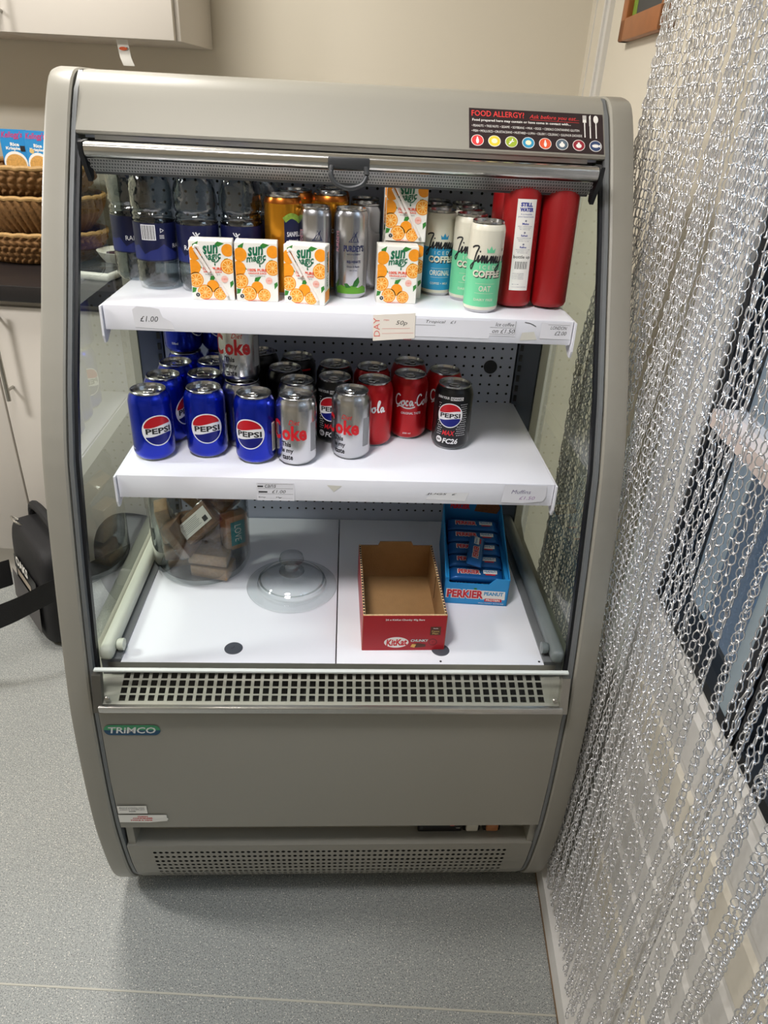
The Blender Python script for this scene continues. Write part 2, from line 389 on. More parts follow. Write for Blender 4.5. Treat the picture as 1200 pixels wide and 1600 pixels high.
# cereal boxes in the top basket
m_cb = mat('cereal_blue', (40, 140, 205), 0.4); m_pink = mat('cereal_pink', (196, 50, 110), 0.4); m_crisp = mat('cereal_golden', (212, 160, 84), 0.7, var=0.4, scale=200)
def cereal(u, v, rz, label, word):
    t = rthing('cereal_box', label, 'cereal box', u, v, 1.182, 'cereal boxes in the top basket', rz)
    b = MB(); w, h, d = 0.033, 0.158, 0.022
    b.box((-w, 0, 0), (w, d, h), m_cb)
    sh = [RC(0, h-0.012, 2*w, 0.020, m_cb, 0)]
    sh += [T("Kellogg's", 0, h-0.014, 0.058, 0.020, m_pink, 2, 0.02, 0.35, rot=0.04)]
    sh += [T(word[0], 0.004, h-0.036, 0.024, 0.009, m_paper, 2, 0.04), T(word[1], 0.0, h-0.047, 0.042, 0.010, m_paper, 2, 0.04)]
    sh += [EL(0, 0.075, 0.032, 0.030, m_paper, 1), EL(0, 0.072, 0.028, 0.026, m_crisp, 2)]
    sh += [RC(0.024, h-0.046, 0.013, 0.014, m_ink, 3)] if rz > 0 else [EL(-0.016, 0.108, 0.007, 0.006, mat('cereal_figure', (220, 190, 120), 0.6), 3)]
    b.decal(sh, plane_front(0), step=0); b.build('carton', t, flat=True)
cereal(-1.035, 1.215, 0.10, 'blue puffed-rice cereal box at the left, partly behind the next one', ('Rice', 'Krispies'))
cereal(-0.965, 1.205, -0.10, 'blue puffed-rice cereal box nearest the grey fridge side', ('Rice', 'Krispies'))
# oat drink carton, domed tub, bowl, card terminal
t = rthing('oat_drink_carton', 'tan oat drink carton standing on the worktop behind the fridge glass', 'carton', -0.80, 1.385, 0.989)
b = MB(); m_tan = mat('oat_carton_tan', (206, 188, 158), 0.5)
b.box((-0.035, 0, 0), (0.035, 0.06, 0.17), m_tan); b.prism([(0, 0.17), (0.06, 0.17), (0.03, 0.2)], -0.035, 0.035, m_tan, 'X')
b.decal([RC(0, 0.165, 0.07, 0.008, mat('leaf_green_print', (120, 160, 80), 0.5), 1), T('OAT', 0, 0.135, 0.03, 0.018, m_ink, 2, 0.04), T('DRINK', 0, 0.115, 0.034, 0.014, m_ink, 2, 0.04), EL(0.0, 0.075, 0.012, 0.010, mat('oat_brown', (120, 84, 50), 0.6), 2), RC(0, 0.035, 0.07, 0.012, mat('oat_rust', (176, 112, 66), 0.6), 1)], plane_front(0), step=0)
b.build('carton', t, flat=True)
t = rthing('plastic_jug', 'clear plastic jug on the worktop between the baskets and the oat carton', 'jug', -0.935, 1.508, 0.989)
b = MB(); b.lathe([(0.0, 0.0), (0.048, 0.002), (0.051, 0.02), (0.050, 0.10), (0.05, 0.15), (0.03, 0.19), (0.022, 0.205)], m_clear, 32); b.build('body', t)
t = rthing('snack_bowl', 'white bowl of wrapped snacks on the worktop, seen through the left glass', 'bowl', -0.785, 1.265, 0.989)
b = MB(); b.lathe([(0.0, 0.002), (0.045, 0.0), (0.062, 0.02), (0.075, 0.042), (0.072, 0.042), (0.058, 0.022), (0.0, 0.008)], m_paper, 40); b.build('bowl', t)
for i in range(5):
    c = MB(); c.rbox((-0.02, -0.012, 0), (0.02, 0.012, 0.012), mat('dark_wrapper', (56, 30, 44), 0.4) if i % 2 else m_paper, 0.004)
    o = c.build('wrapped_snack', None); o.location = rp(-0.785+0.03*math.cos(i*1.3), 1.265+0.022*math.sin(i*1.3), 1.013+0.004*(i % 2)); o.rotation_euler = (0.2, 0.1, i*1.1)
    tag(o, 'small wrapped snack lying in the white bowl', 'snack', 'wrapped snacks in the bowl')
t = rthing('card_reader', 'white card terminal with dark screen lying on the worktop behind the water bottles', 'card reader', -0.775, 1.095, 0.989, rz=-0.15)
b = MB(); b.rbox((-0.05, -0.07, 0), (0.05, 0.07, 0.022), m_upvc, 0.008, 3); b.build('body', t)
b = MB(); b.rbox((-0.043, -0.062, 0.02), (0.043, 0.06, 0.024), mat('dark_screen', (40, 44, 50), 0.15), 0.003); b.build('screen', t)
# bag on the floor
m_nylon = mat('black_nylon', (24, 24, 27), 0.7, var=0.2, scale=60, bump=0.3); m_bagrey = mat('bag_grey_panel', (86, 84, 84), 0.7, var=0.1)
t = empty('shoulder_bag', (-0.935, 0.80, 0), 'black zipped bag standing on the floor left of the fridge', 'bag', math.radians(-52))
b = MB(); bm = bmesh.new(); bmesh.ops.create_uvsphere(bm, u_segments=48, v_segments=28, radius=1)
for v in bm.verts:
    x, y, z = v.co; sq = lambda q: math.copysign(abs(q)**0.38, q)
    zz = sq(z); v.co = Vector((sq(x)*0.155, 0.08+sq(y)*(0.066-0.014*zz), 0.165+zz*0.165))
b.frombm(bm, m_nylon); b.build('body', t, smooth=80)
b = MB()
def bagf(a, c, off): return (0.0+a, -0.004+c*0.09-off*8, 0.005+c)
b.decal([P([(-0.13, 0.05), (0.12, 0.05), (0.12, 0.15), (-0.13, 0.15)], m_bagrey, 1), RC(0.01, 0.2, 0.20, 0.045, m_blk, 1), T('OAKS', -0.01, 0.215, 0.11, 0.03, m_paper, 3, 0.04), RC(0.0, 0.175, 0.12, 0.02, mat('bag_tan_patch', (170, 158, 142), 0.7), 2)], bagf, step=0)
b.build('front_pocket', t)
b = MB(); b.tube(crom([(-0.13, 0.10, 0.31), (-0.1, 0.1, 0.36), (0.0, 0.1, 0.375), (0.1, 0.1, 0.36), (0.13, 0.10, 0.31)]), 0.014, m_nylon, 10); b.build('carry_handle', t)
b = MB(); b.tube(crom([(-0.10, 0.05, 0.325), (-0.11, 0.035, 0.337), (-0.07, 0.035, 0.338), (-0.06, 0.05, 0.325)]), 0.003, m_alu, 8); b.build('clip', t)
b = MB(); b.rbox((0.085, 0.085, 0.325), (0.105, 0.10, 0.350), mat('red_tab', (200, 50, 44), 0.5), 0.006); b.build('red_tab', t)
b = MB()
wp = [Vector((-0.62, 0.80, 0.24)), Vector((-0.78, 0.62, 0.235)), Vector((-0.88, 0.55, 0.21)), Vector((-1.05, 0.50, 0.17)), Vector((-1.25, 0.55, 0.12))]
b.strip(crom([tuple(p) for p in wp]), (0.02, 0.01, 0.075), (0.004, 0.006, 0), m_nylon)
wp = [(-1.0, 0.86, 0.12), (-1.05, 0.80, 0.13), (-1.12, 0.74, 0.12), (-1.25, 0.60, 0.12)]
b.strip(crom(wp), (0.0, 0.01, 0.085), (0.004, 0.006, 0), m_nylon)
o = b.build('strap', t); o.matrix_parent_inverse = (Matrix.Translation(t.location) @ Matrix.Rotation(math.radians(-52), 4, 'Z')).inverted()
t = empty('rounded_case', (-0.630, 0.915, 0), 'rounded black case on the floor, seen through the left glass of the fridge', 'case', -0.2)
b = MB(); bm = bmesh.new(); bmesh.ops.create_uvsphere(bm, u_segments=32, v_segments=20, radius=1)
for v in bm.verts:
    x, y, z = v.co; sq = lambda q: math.copysign(abs(q)**0.72, q)
    v.co = Vector((sq(x)*0.125+0.03*max(0, -z), sq(y)*0.07, 0.17+sq(z)*0.17))
b.frombm(bm, m_nylon); b.build('shell', t, smooth=80)
b = MB(); b.rbox((-0.03, -0.081, 0.14), (0.02, -0.07, 0.20), m_bagrey, 0.004); b.build('patch', t)
# framed picture on the right wall
t = empty('picture_frame', rp(UW, 0.95, 1.60), 'brown wooden picture frame on the right wall above the fridge', 'picture', RA)
b = MB(); m_frame = mat('brown_wood', (160, 98, 52), 0.45, var=0.25, scale=18)
y0, y1, zt = -0.24, 0.125, 0.42
for (a, c) in (((-0.022, y0, 0), (0, y1, 0.045)), ((-0.022, y0, zt-0.045), (0, y1, zt)), ((-0.022, y1-0.045, 0.0), (0, y1, zt)), ((-0.022, y0, 0.0), (0, y0+0.045, zt))): b.rbox(a, c, m_frame, 0.004)
b.build('frame', t)
b = MB(); b.box((-0.008, y0+0.04, 0.04), (-0.004, y1-0.04, zt-0.04), mat('dark_print', (60, 64, 66), 0.5)); b.box((-0.0085, y1-0.08, 0.045), (-0.008, y1-0.045, 0.08), mat('green_print', (120, 150, 50), 0.6, var=0.6, scale=200)); b.build('print', t)

# ================================================================== FRIDGE
FR = empty('display_fridge', (0, 0, 0), 'tall grey open-front display fridge with curved sides standing on the floor', 'fridge')
prof = [(0.028, -0.026), (0.06, -0.052), (0.10, -0.072), (0.15, -0.084), (0.2135, -0.093), (0.276, -0.0995), (0.36, -0.101), (0.45, -0.098), (0.56, -0.0905), (0.677, -0.070), (0.82, -0.040), (0.97, -0.003), (1.07, 0.040), (1.17, 0.0935), (1.29, 0.1575), (1.395, 0.221), (1.440, 0.252), (1.462, 0.272), (1.472, 0.292), (1.476, 0.32)]
def S_(z):
    for (a, ya), (b, yb) in zip(prof, prof[1:]):
        if z <= b: return ya+(yb-ya)*max(0, (z-a))/(b-a)
    return prof[-1][1]
sm = crom([(p[1], p[0]) for p in prof], 3)
WI, WO, YB = 0.394, 0.435, 0.535
outer = sm+[(YB, 1.476), (YB, 0.03)]
def hole():
    zs = [0.575+i*(1.37-0.575)/24 for i in range(25)]
    return [(S_(z)+0.012, z) for z in zs]+[(0.425, 1.37), (0.425, 0.60), (0.40, 0.575)]
def ringray(poly, c, n):
    out = []
    for i in range(n):
        t = 2*PI*i/n; d = (math.cos(t), math.sin(t)); best = 0
        for (x0, y0), (x1, y1) in zip(poly, poly[1:]+poly[:1]):
            ex, ey = x1-x0, y1-y0; den = d[0]*ey-d[1]*ex
            if abs(den) < 1e-12: continue
            s = ((x0-c[0])*ey-(y0-c[1])*ex)/den; q = ((x0-c[0])*d[1]-(y0-c[1])*d[0])/den
            if s > 0 and -1e-9 <= q <= 1+1e-9 and s > best: best = s
        out.append((c[0]+d[0]*best, c[1]+d[1]*best))
    return out
def side_panel(sx):
    n = 360; c = (0.2, 0.95); A = ringray(outer, c, n); B = ringray(hole(), c, n); B2 = [(y+0.075*min(1, max(0, (y-0.36)/0.06)), z) for y, z in B]
    b = MB(); xi, xo = sx*(WI+0.004), sx*WO; ch = 0.006
    def inset(ring, d):
        out = []
        for i, (x, y) in enumerate(ring):
            a = ring[i-1]; e = ring[(i+1) % n]; dx, dy = e[0]-a[0], e[1]-a[1]; l = math.hypot(dx, dy) or 1
            out.append((x-dy/l*d, y+dx/l*d))
        return out
    loops = [[(xi, *p) for p in B], [(xi, *p) for p in inset(A, 0.002)], [(xi+sx*0.003, *p) for p in A], [(xo-sx*ch, *p) for p in A], [(xo-sx*ch*0.3, *p) for p in inset(A, ch*0.3)], [(xo, *p) for p in inset(A, ch)], [(xo, *p) for p in B2]]
    vs = [v for lp in loops for v in lp]; fs = []
    for k in range(len(loops)):
        k2 = (k+1) % len(loops)
        for i in range(n):
            j = (i+1) % n; fs.append((k*n+i, k*n+j, k2*n+j, k2*n+i))
    b.add(vs, fs, m_body); o = fixn(b.build('side_panel', FR, smooth=30))
    # inner trim strip and gasket following the curve
    t = MB(); zs = [0.03+i*(1.472-0.03)/60 for i in range(61)]
    def band(x0, x1, off0, off1, m):
        vs = []; fs = []
        for z in zs:
            y = S_(z); vs += [(x0, y+off0, z), (x1, y+off0, z), (x1, y+off1, z), (x0, y+off1, z)]
        for i in range(len(zs)-1):
            for k in range(4): fs.append((4*i+k, 4*i+(k+1) % 4, 4*i+4+(k+1) % 4, 4*i+4+k))
        t.add(vs, fs, m)
    band(sx*(WI-0.004), sx*(WI+0.002), 0.004, 0.02, m_trim)
    fixn(t.build('edge_trim', o))
    t = MB(); zs = [0.60+i*(1.385-0.60)/40 for i in range(41)]
    band(sx*(WI-0.009), sx*(WI-0.003), 0.014, 0.024, m_dark); fixn(t.build('gasket', o))
    # side glass
    zs = [0.60+i*(1.385-0.60)/40 for i in range(41)]
    poly = [(S_(z)+0.02, z) for z in zs]+[(0.424, 1.385), (0.424, 0.60)]
    g = MB(); g.prism(poly, sx*0.3865, sx*0.3895, m_glass, 'X'); fixn(g.build('side_glass', FR, flat=True))
    # liner below the glass, inner rail with knob, rear post
    l = MB(); poly = [(S_(0.50)+0.03, 0.50), (S_(0.6)+0.03, 0.60), (0.0, 0.655), (0.42, 0.655), (0.42, 0.50)]
    l.prism(poly, sx*0.372, sx*0.384, m_liner, 'X')
    l.box((min(sx*0.352, sx*0.384), -0.05, 0.60), (max(sx*0.352, sx*0.384), 0.42, 0.642), m_trim); fixn(l.build('liner_ledge', FR, flat=True))
    r = MB(); m_rail = mat('ivory_rail', (196, 200, 186), 0.45, var=0.04) if sx < 0 else mat('grey_rail', (112, 120, 120), 0.35, var=0.06)
    r.rbox((min(sx*0.362, sx*0.384), -0.058, 0.643), (max(sx*0.362, sx*0.384), 0.41, 0.668), m_rail, 0.008, 3); ro = r.build('side_rail', FR)
    r = MB(); r.lathe([(0, 0.0), (0.008, 0.001), (0.010, 0.004), (0.010, 0.012), (0, 0.013)], m_rail, 20); k = r.build('knob', ro); k.location = (sx*0.362, -0.030, 0.656); k.rotation_euler = (0, -sx*PI/2, 0)
    p = MB(); p.prism([(sx*0.349, 0.418), (sx*0.3865, 0.395), (sx*0.3865, 0.43), (sx*0.349, 0.43)], 0.64, 1.385, mat('rear_post_grey', (92, 100, 110), 0.5), 'Z')
    for i in range(34): p.box((min(sx*0.351, sx*0.357), 0.4105, 0.66+i*0.021), (max(sx*0.351, sx*0.357), 0.4135, 0.672+i*0.021), m_dark)
    fixn(p.build('rear_post', FR, flat=True))
side_panel(-1); side_panel(1)
# outer back and base shell
b = MB(); b.box((-WI, 0.45, 0.03), (WI, 0.53, 1.40), m_body); b.build('rear_shell', FR, flat=True)
b = MB(); b.box((-WI+0.01, 0.0, 0.05), (WI-0.01, 0.45, 0.59), m_dark); b.build('base_housing', FR, flat=True)
# canopy
cp = [(0.2325, 1.3905), (0.2265, 1.3925), (0.2257, 1.3965), (0.2388, 1.413), (0.2586, 1.438), (0.272, 1.455), (0.284, 1.466), (0.300, 1.4725), (0.33, 1.4745), (0.53, 1.4745), (0.53, 1.40), (0.40, 1.392)]
b = MB(); b.prism(cp, -WI+0.004, WI-0.004, m_body, 'X'); cano = fixn(b.build('canopy', FR, smooth=40))
b = MB(); b.box((-0.37, 0.245, 1.384), (0.37, 0.258, 1.391), m_upvc); b.box((-0.385, 0.262, 1.372), (0.385, 0.30, 1.391), m_dark); b.build('lamp_rail', FR, flat=True)
ca = Vector((0, 0.2257, 1.3965)); cb = Vector((0, 0.272, 1.455)); cdv = (cb-ca).normalized(); cn = Vector((0, -cdv.z, cdv.y))
def canf(a, c, off):
    p = ca+cdv*c+cn*(off*1.2+0.0004); return (a, p.y, p.z)
m_stk = mat('allergy_sticker_brown', (44, 30, 32), 0.4); m_sred = mat('sticker_red', (226, 60, 58), 0.5)
x0, x1 = 0.183, 0.388; sw = x1-x0; sc = (x0+x1)/2
sh = [RC(sc, 0.0355, sw, 0.066, m_stk, 0), T('FOOD ALLERGY?', x0+0.044, 0.0600, 0.080, 0.0095, m_sred, 2, 0.01), T('Ask before you eat...', x0+0.130, 0.0580, 0.076, 0.0085, m_sred, 2, 0, 0.3), ST([(x0+0.093, 0.0535), (x0+0.13, 0.0530), (x0+0.168, 0.0525)], 0.0005, m_sred),
      T('Food prepared here may contain or have come in contact with...', x0+0.0800, 0.0485, 0.150, 0.0052, m_paper, 2, 0.015),
      T('\u2022 PEANUTS  \u2022 TREE NUTS  \u2022 SESAME  \u2022 SOYBEANS  \u2022 MILK  \u2022 EGGS  \u2022 CEREALS CONTAINING GLUTEN', x0+0.0860, 0.0395, 0.164, 0.0038, m_paper, 2),
      T('\u2022 FISH \u2022 MOLLUSCS \u2022 CRUSTACEANS \u2022 MUSTARD \u2022 LUPIN \u2022 CELERY / CELERIAC \u2022 SULPHUR DIOXIDE', x0+0.0880, 0.0310, 0.168, 0.0038, m_paper, 2)]
cols = [(222, 60, 60), (232, 206, 52), (160, 180, 50), (50, 150, 190), (226, 90, 50), (86, 104, 118), (150, 34, 50), (50, 70, 110)]
for i, cc in enumerate(cols):
    cx = x0+0.0125+i*0.0257; cy = 0.0155
    sh += [EL(cx, cy, 0.0095, 0.0092, m_paper, 1, 28), EL(cx, cy, 0.0086, 0.0083, mat('icon_%d' % i, cc, 0.5), 2, 28)]
    ic = m_paper
    if i == 7: sh += [EL(cx, cy, 0.0055, 0.0028, ic, 3), P([(cx+0.004, cy), (cx+0.0075, cy+0.003), (cx+0.0075, cy-0.003)], ic, 3)]
    elif i in (0, 4): sh += [EL(cx, cy-0.001, 0.0022, 0.0045, ic, 3), EL(cx, cy+0.003, 0.0012, 0.003, ic, 3)]
    elif i in (1, 3): sh += [EL(cx, cy, 0.0045, 0.0040, mat('icon_pale', (240, 236, 200), 0.5), 3)]
    elif i == 2: sh += [ST([(cx-0.004, cy-0.004), (cx, cy), (cx+0.002, cy+0.005)], 0.0018, ic, 3), ST([(cx-0.003, cy), (cx+0.004, cy+0.001)], 0.0014, ic, 3, False)]
    else: sh += [EL(cx, cy-0.001, 0.0042, 0.0036, ic, 3), RC(cx, cy+0.0035, 0.003, 0.002, ic, 3)]
kx = x1-0.018
sh += [RC(kx-0.0105, 0.0420, 0.0016, 0.026, m_paper, 2), RC(kx-0.0105, 0.0560, 0.0055, 0.005, m_paper, 2)]+[RC(kx-0.0105+q, 0.0615, 0.0009, 0.008, m_paper, 2) for q in (-0.0022, -0.0007, 0.0008, 0.0023)]
sh += [RC(kx-0.002, 0.044, 0.0018, 0.032, m_paper, 2), P([(kx-0.0035, 0.048), (kx-0.0008, 0.048), (kx-0.0008, 0.067), (kx-0.0034, 0.064)], m_paper, 2)]
sh += [RC(kx+0.007, 0.042, 0.0017, 0.028, m_paper, 2), EL(kx+0.007, 0.0595, 0.0038, 0.0065, m_paper, 2)]
b = MB(); b.decal(sh, canf, step=0); b.build('allergy_sticker', cano, flat=True)
# night blind
b = MB(); bl = [(y-0.046, z+0.003) for y, z in [(0.212, 1.381), (0.208, 1.377), (0.209, 1.368), (0.216, 1.362), (0.232, 1.360), (0.236, 1.372), (0.226, 1.382)]]
b.prism(crom(bl+[bl[0]], 4)[:-1], -0.362, 0.365, m_alu, 'X'); blind = fixn(b.build('night_blind', FR, smooth=50))
b = MB(); m_mesh = mat('blind_mesh_grey', (150, 150, 148), 0.4, 0.6)
nx, ny = 180, 4; vs = []; fs = []
for j in range(ny):
    for i in range(nx):
        cx = -0.360+(i+0.5+(0.5 if j % 2 else 0))*0.004; k = len(vs); h_ = 0.002
        def q(a, c): s_ = (c+j*0.0052)/0.021; return (a, 0.167+0.012*s_+0.006*s_*s_, 1.3645-0.018*s_)
        o8 = [(-1, -1), (0, -1), (1, -1), (1, 0), (1, 1), (0, 1), (-1, 1), (-1, 0)]
        vs += [q(cx+a*0.002, (c+1)*0.0026) for a, c in o8]+[q(cx+a*0.0012*(0.7 if a and c else 1), 0.0026+c*0.0014*(0.7 if a and c else 1)) for a, c in o8]
        fs += [(k+m_, k+(m_+1) % 8, k+8+(m_+1) % 8, k+8+m_) for m_ in range(8)]
b.add(vs, fs, m_mesh); b.add([(-0.358, 0.173, 1.3630), (0.361, 0.173, 1.3630), (0.361, 0.190, 1.3430), (-0.358, 0.190, 1.3430)], [(0, 1, 2, 3)], mat('blind_backing', (70, 72, 74), 0.6))
b.build('perforated_skirt', blind, flat=True)
for sx in (-1, 1):
    b = MB(); x = -0.363 if sx < 0 else 0.366
    b.prism([(y-0.046, z+0.003) for y, z in [(0.206, 1.382), (0.236, 1.384), (0.246, 1.36), (0.242, 1.334), (0.232, 1.330), (0.222, 1.345), (0.208, 1.366)]], x, x+sx*0.006, m_dark, 'X'); fixn(b.build('end_cap', blind))
b = MB(); m_hg = mat('handle_grey', (48, 50, 52), 0.45)
b.rbox((-0.025, 0.1585, 1.367), (0.034, 0.163, 1.382), m_hg, 0.002)
b.tube(crom([((x)*0.96, y-0.046, z+0.003) for x, y, z in [(-0.020, 0.203, 1.368), (-0.021, 0.199, 1.356), (-0.013, 0.196, 1.345), (0.005, 0.195, 1.3405), (0.023, 0.196, 1.345), (0.031, 0.199, 1.356), (0.030, 0.203, 1.368)]]), 0.0036, m_hg, 10); b.build('pull_handle', blind)
# back panel, perforated
def perf(b, fn, nx, ny, pitch_x, pitch_y, hole, m, square=False):
    o8 = [(-1, -1), (0, -1), (1, -1), (1, 0), (1, 1), (0, 1), (-1, 1), (-1, 0)]; vs = []; fs = []
    for j in range(ny):
        for i in range(nx):
            cx, cy = (i+0.5)*pitch_x, (j+0.5)*pitch_y; k = len(vs)
            vs += [fn(cx+a*pitch_x/2, cy+c*pitch_y/2) for a, c in o8]
            vs += [fn(cx+a*hole*(0.707 if (a and c and not square) else 1), cy+c*hole*(0.707 if (a and c and not square) else 1)) for a, c in o8]
            fs += [(k+q, k+(q+1) % 8, k+8+(q+1) % 8, k+8+q) for q in range(8)]
    b.add(vs, fs, m)
b = MB(); nx, ny = 37, 39; pt = 0.0187; xo, zo = -nx*pt/2, 0.655
perf(b, lambda a, c: (xo+a, 0.42, zo+c), nx, ny, pt, pt, 0.0025, m_liner)
b.box((-0.352, 0.42, 0.60), (0.352, 0.421, zo), m_liner); b.build('back_panel', FR, flat=True)
b = MB(); b.box((-0.37, 0.435, 0.62), (0.37, 0.44, 1.39), m_dark)  # dark sheet stands in for the shade behind the panel's holes
b.lathe([(0, 0.0), (0.0135, 0.0), (0.0135, 0.004), (0, 0.004)], m_dark, 32)  # flat dark disc in place of the shade in the round hole
for i in range(len(b.v)-128, len(b.v)):
    x, y, z = b.v[i]; b.v[i] = (0.297+x, 0.4185-z+0.003, 1.001+y)
b.build('dark_backing', FR, flat=True)
b = MB(); b.box((-0.385, 0.25, 1.386), (0.385, 0.43, 1.39), m_liner); b.build('inner_roof', FR, flat=True)
# deck: two white panels
for sx, a_, c_ in ((-1, -0.352, -0.0015), (1, 0.0005, 0.352)):
    b = MB(); b.rbox((a_, -0.054, 0.626), (c_, 0.418, 0.6385), m_deck, 0.0008)
    px = -0.174 if sx < 0 else 0.179
    m_plug = mat('grey_plug', (76, 80, 88), 0.5)
    o = b.build('deck_panel', FR)
    b = MB(); b.lathe([(0, 0.0012), (0.0145, 0.001), (0.0155, 0), (0.0155, -0.002)], m_plug, 32); b.decal([ST([(-0.004, -0.002), (0.0, 0), (0.001, 0.004)], 0.0008, m_dark)], lambda a, c, off: (a, c, 0.0013+off)); k = b.build('plug', o); k.location = (px, -0.018, 0.6386)
    if sx > 0:
        for qx, qy in ((0.345, -0.046), (0.176, -0.047)):
            b = MB(); b.lathe([(0, 0.0008), (0.002, 0.0006), (0.002, 0)], m_dark, 10); k = b.build('screw', o); k.location = (qx, qy, 0.6386)
# air grille between the deck and the front glass
gp = [(-0.054, 0.6365), (-0.0545, 0.628), (-0.048, 0.610), (-0.105, 0.592)]
b = MB()
b.add([(-0.372, -0.054, 0.6385), (0.372, -0.054, 0.6385), (0.372, -0.056, 0.622), (-0.372, -0.056, 0.622)], [(3, 2, 1, 0)], m_steel)
ga, gb = Vector((0, -0.034, 0.615)), Vector((0, -0.100, 0.590)); gd = (gb-ga); gl = gd.length; gd.normalize()
m_gr = mat('grille_grey', (170, 166, 154), 0.4, 0.3)
ncol = 46; gpx = 0.706/ncol; grow = 0.0132
perf(b, lambda a, c: (-0.353+a, *(ga+gd*c)[1:]), ncol, 5, gpx, grow, 0.0050, m_gr, True)
def gpt(x, c): p = ga+gd*c; return (x, p.y, p.z)
b.add([gpt(-0.384, 0), gpt(-0.353, 0), gpt(-0.353, gl), gpt(-0.384, gl), gpt(0.353, 0), gpt(0.384, 0), gpt(0.384, gl), gpt(0.353, gl), gpt(-0.353, 5*grow), gpt(0.353, 5*grow)], [(0, 3, 2, 1), (4, 7, 6, 5), (8, 2, 7, 9)], m_gr)
b.build('air_grille', FR, flat=True)
b = MB(); b.box((-0.38, -0.07, 0.565), (0.38, 0.0, 0.575), m_dark); b.build('duct_floor', FR, flat=True)
# front glass with steel end posts and aluminium channel
b = MB(); b.prism([(-0.0830, 0.6455), (-0.0785, 0.6455), (-0.0975, 0.585), (-0.102, 0.585)], -0.383, 0.383, glassmat('front_glass', (0.95, 0.97, 0.96), 0.8), 'X'); fg = fixn(b.build('front_glass', FR, flat=True))
b = MB(); b.prism([(-0.0845, 0.6450), (-0.0775, 0.6450), (-0.0775, 0.6480), (-0.0845, 0.6480)], -0.385, 0.385, mat('polished_edge', (226, 232, 226), 0.2), 'X'); b.build('glass_edge', fg, flat=True)
for sx in (-1, 1):
    b = MB(); poly = [(-0.0885, 0.640), (-0.076, 0.640), (-0.094, 0.578), (-0.1075, 0.578)]
    b.prism(poly, sx*0.374, sx*0.388, m_steel if sx > 0 else mat('dark_post', (96, 94, 88), 0.4, 0.5), 'X'); po = fixn(b.build('glass_post', FR, flat=True))
    b = MB(); b.lathe([(0, 0.003), (0.004, 0.002), (0.005, 0)], m_steel, 14); k = b.build('screw', po); k.location = (sx*0.366, -0.0985, 0.60); k.rotation_euler = (PI/2*0.9, 0, 0)
b = MB(); b.rbox((-0.380, -0.1075, 0.5775), (0.380, -0.085, 0.590), m_alu, 0.0015); b.build('glass_channel', FR)
# front panel
b = MB(); b.prism([(S_(0.276)+0.004, 0.276), (S_(0.40)+0.003, 0.40), (S_(0.546)+0.003, 0.546), (S_(0.556)+0.003, 0.561), (S_(0.556)+0.012, 0.573), (-0.05, 0.5745), (-0.05, 0.276)], -WI+0.005, WI-0.005, m_body, 'X')
fp = fixn(b.build('front_panel', FR, smooth=20))
def fpf(a, c, off):
    return (a, S_(c)+0.0022-off*1.2, c)
m_bg, m_bb = mat('badge_green', (64, 150, 104), 0.35), mat('badge_blue', (24, 72, 104), 0.35)
def stadium(x0, x1, y0, y1, half=0):
    r = (y1-y0)/2; cy = (y0+y1)/2; pts = []
    a0 = {0: 0, 1: 0, -1: -PI/2}[half]
    if half == 1: rng = [(x1-r, 0, PI/2), (x0+r, PI/2, PI)]
    elif half == -1: rng = [(x0+r, PI, 1.5*PI), (x1-r, 1.5*PI, 2*PI)]
    else: rng = [(x1-r, -PI/2, PI/2), (x0+r, PI/2, 1.5*PI)]
    for cx, s_, e_ in rng: pts += [(cx+r*math.cos(s_+(e_-s_)*i/12), cy+r*math.sin(s_+(e_-s_)*i/12)) for i in range(13)]
    return pts
bx0, bx1, by0, by1 = -0.385, -0.292, 0.511, 0.533; bc = (by0+by1)/2
sh = [P(stadium(bx0, bx1, by0, by1, 1), m_bg, 1), P(stadium(bx0, bx1, by0, by1, -1), m_bb, 1), T('TRiMCO', (bx0+bx1)/2, bc, 0.078, 0.0135, mat('badge_silver', (226, 228, 226), 0.4), 3, 0.02, 0.15)]
b = MB(); b.decal(sh, fpf, step=0); b.build('badge', fp, flat=True)
b = MB(); b.decal([RC(-0.361, 0.329, 0.052, 0.021, m_paper, 1), T('Electrical protection against', -0.361, 0.334, 0.044, 0.003, m_ink, 2, 0.03), T('moisture or accessible parts', -0.361, 0.3295, 0.044, 0.003, m_ink, 2, 0.03), T('inside', -0.361, 0.325, 0.012, 0.003, m_ink, 2, 0.03)], fpf, step=0); tag(b.build('notice_sticker', fp, flat=True), 'upper white sticker with black print')
b = MB(); b.decal([P([(-0.388, 0.294), (-0.335, 0.293), (-0.302, 0.297), (-0.302, 0.314), (-0.388, 0.315)], m_paper, 1), T('CLEAN', -0.345, 0.3100, 0.018, 0.0036, m_red, 2, 0.05), T('CONDENSER', -0.345, 0.3050, 0.036, 0.0036, m_red, 2, 0.05), T('TWICE A YEAR', -0.348, 0.2995, 0.040, 0.0034, m_red, 2, 0.05)], fpf, step=0)
b.decal([P([(-0.326, 0.2985), (-0.300, 0.3065), (-0.300, 0.302), (-0.324, 0.2955)], m_paper, 8)], fpf, step=0); tag(b.build('notice_sticker', fp, flat=True), 'lower white sticker with red print and curled corner')
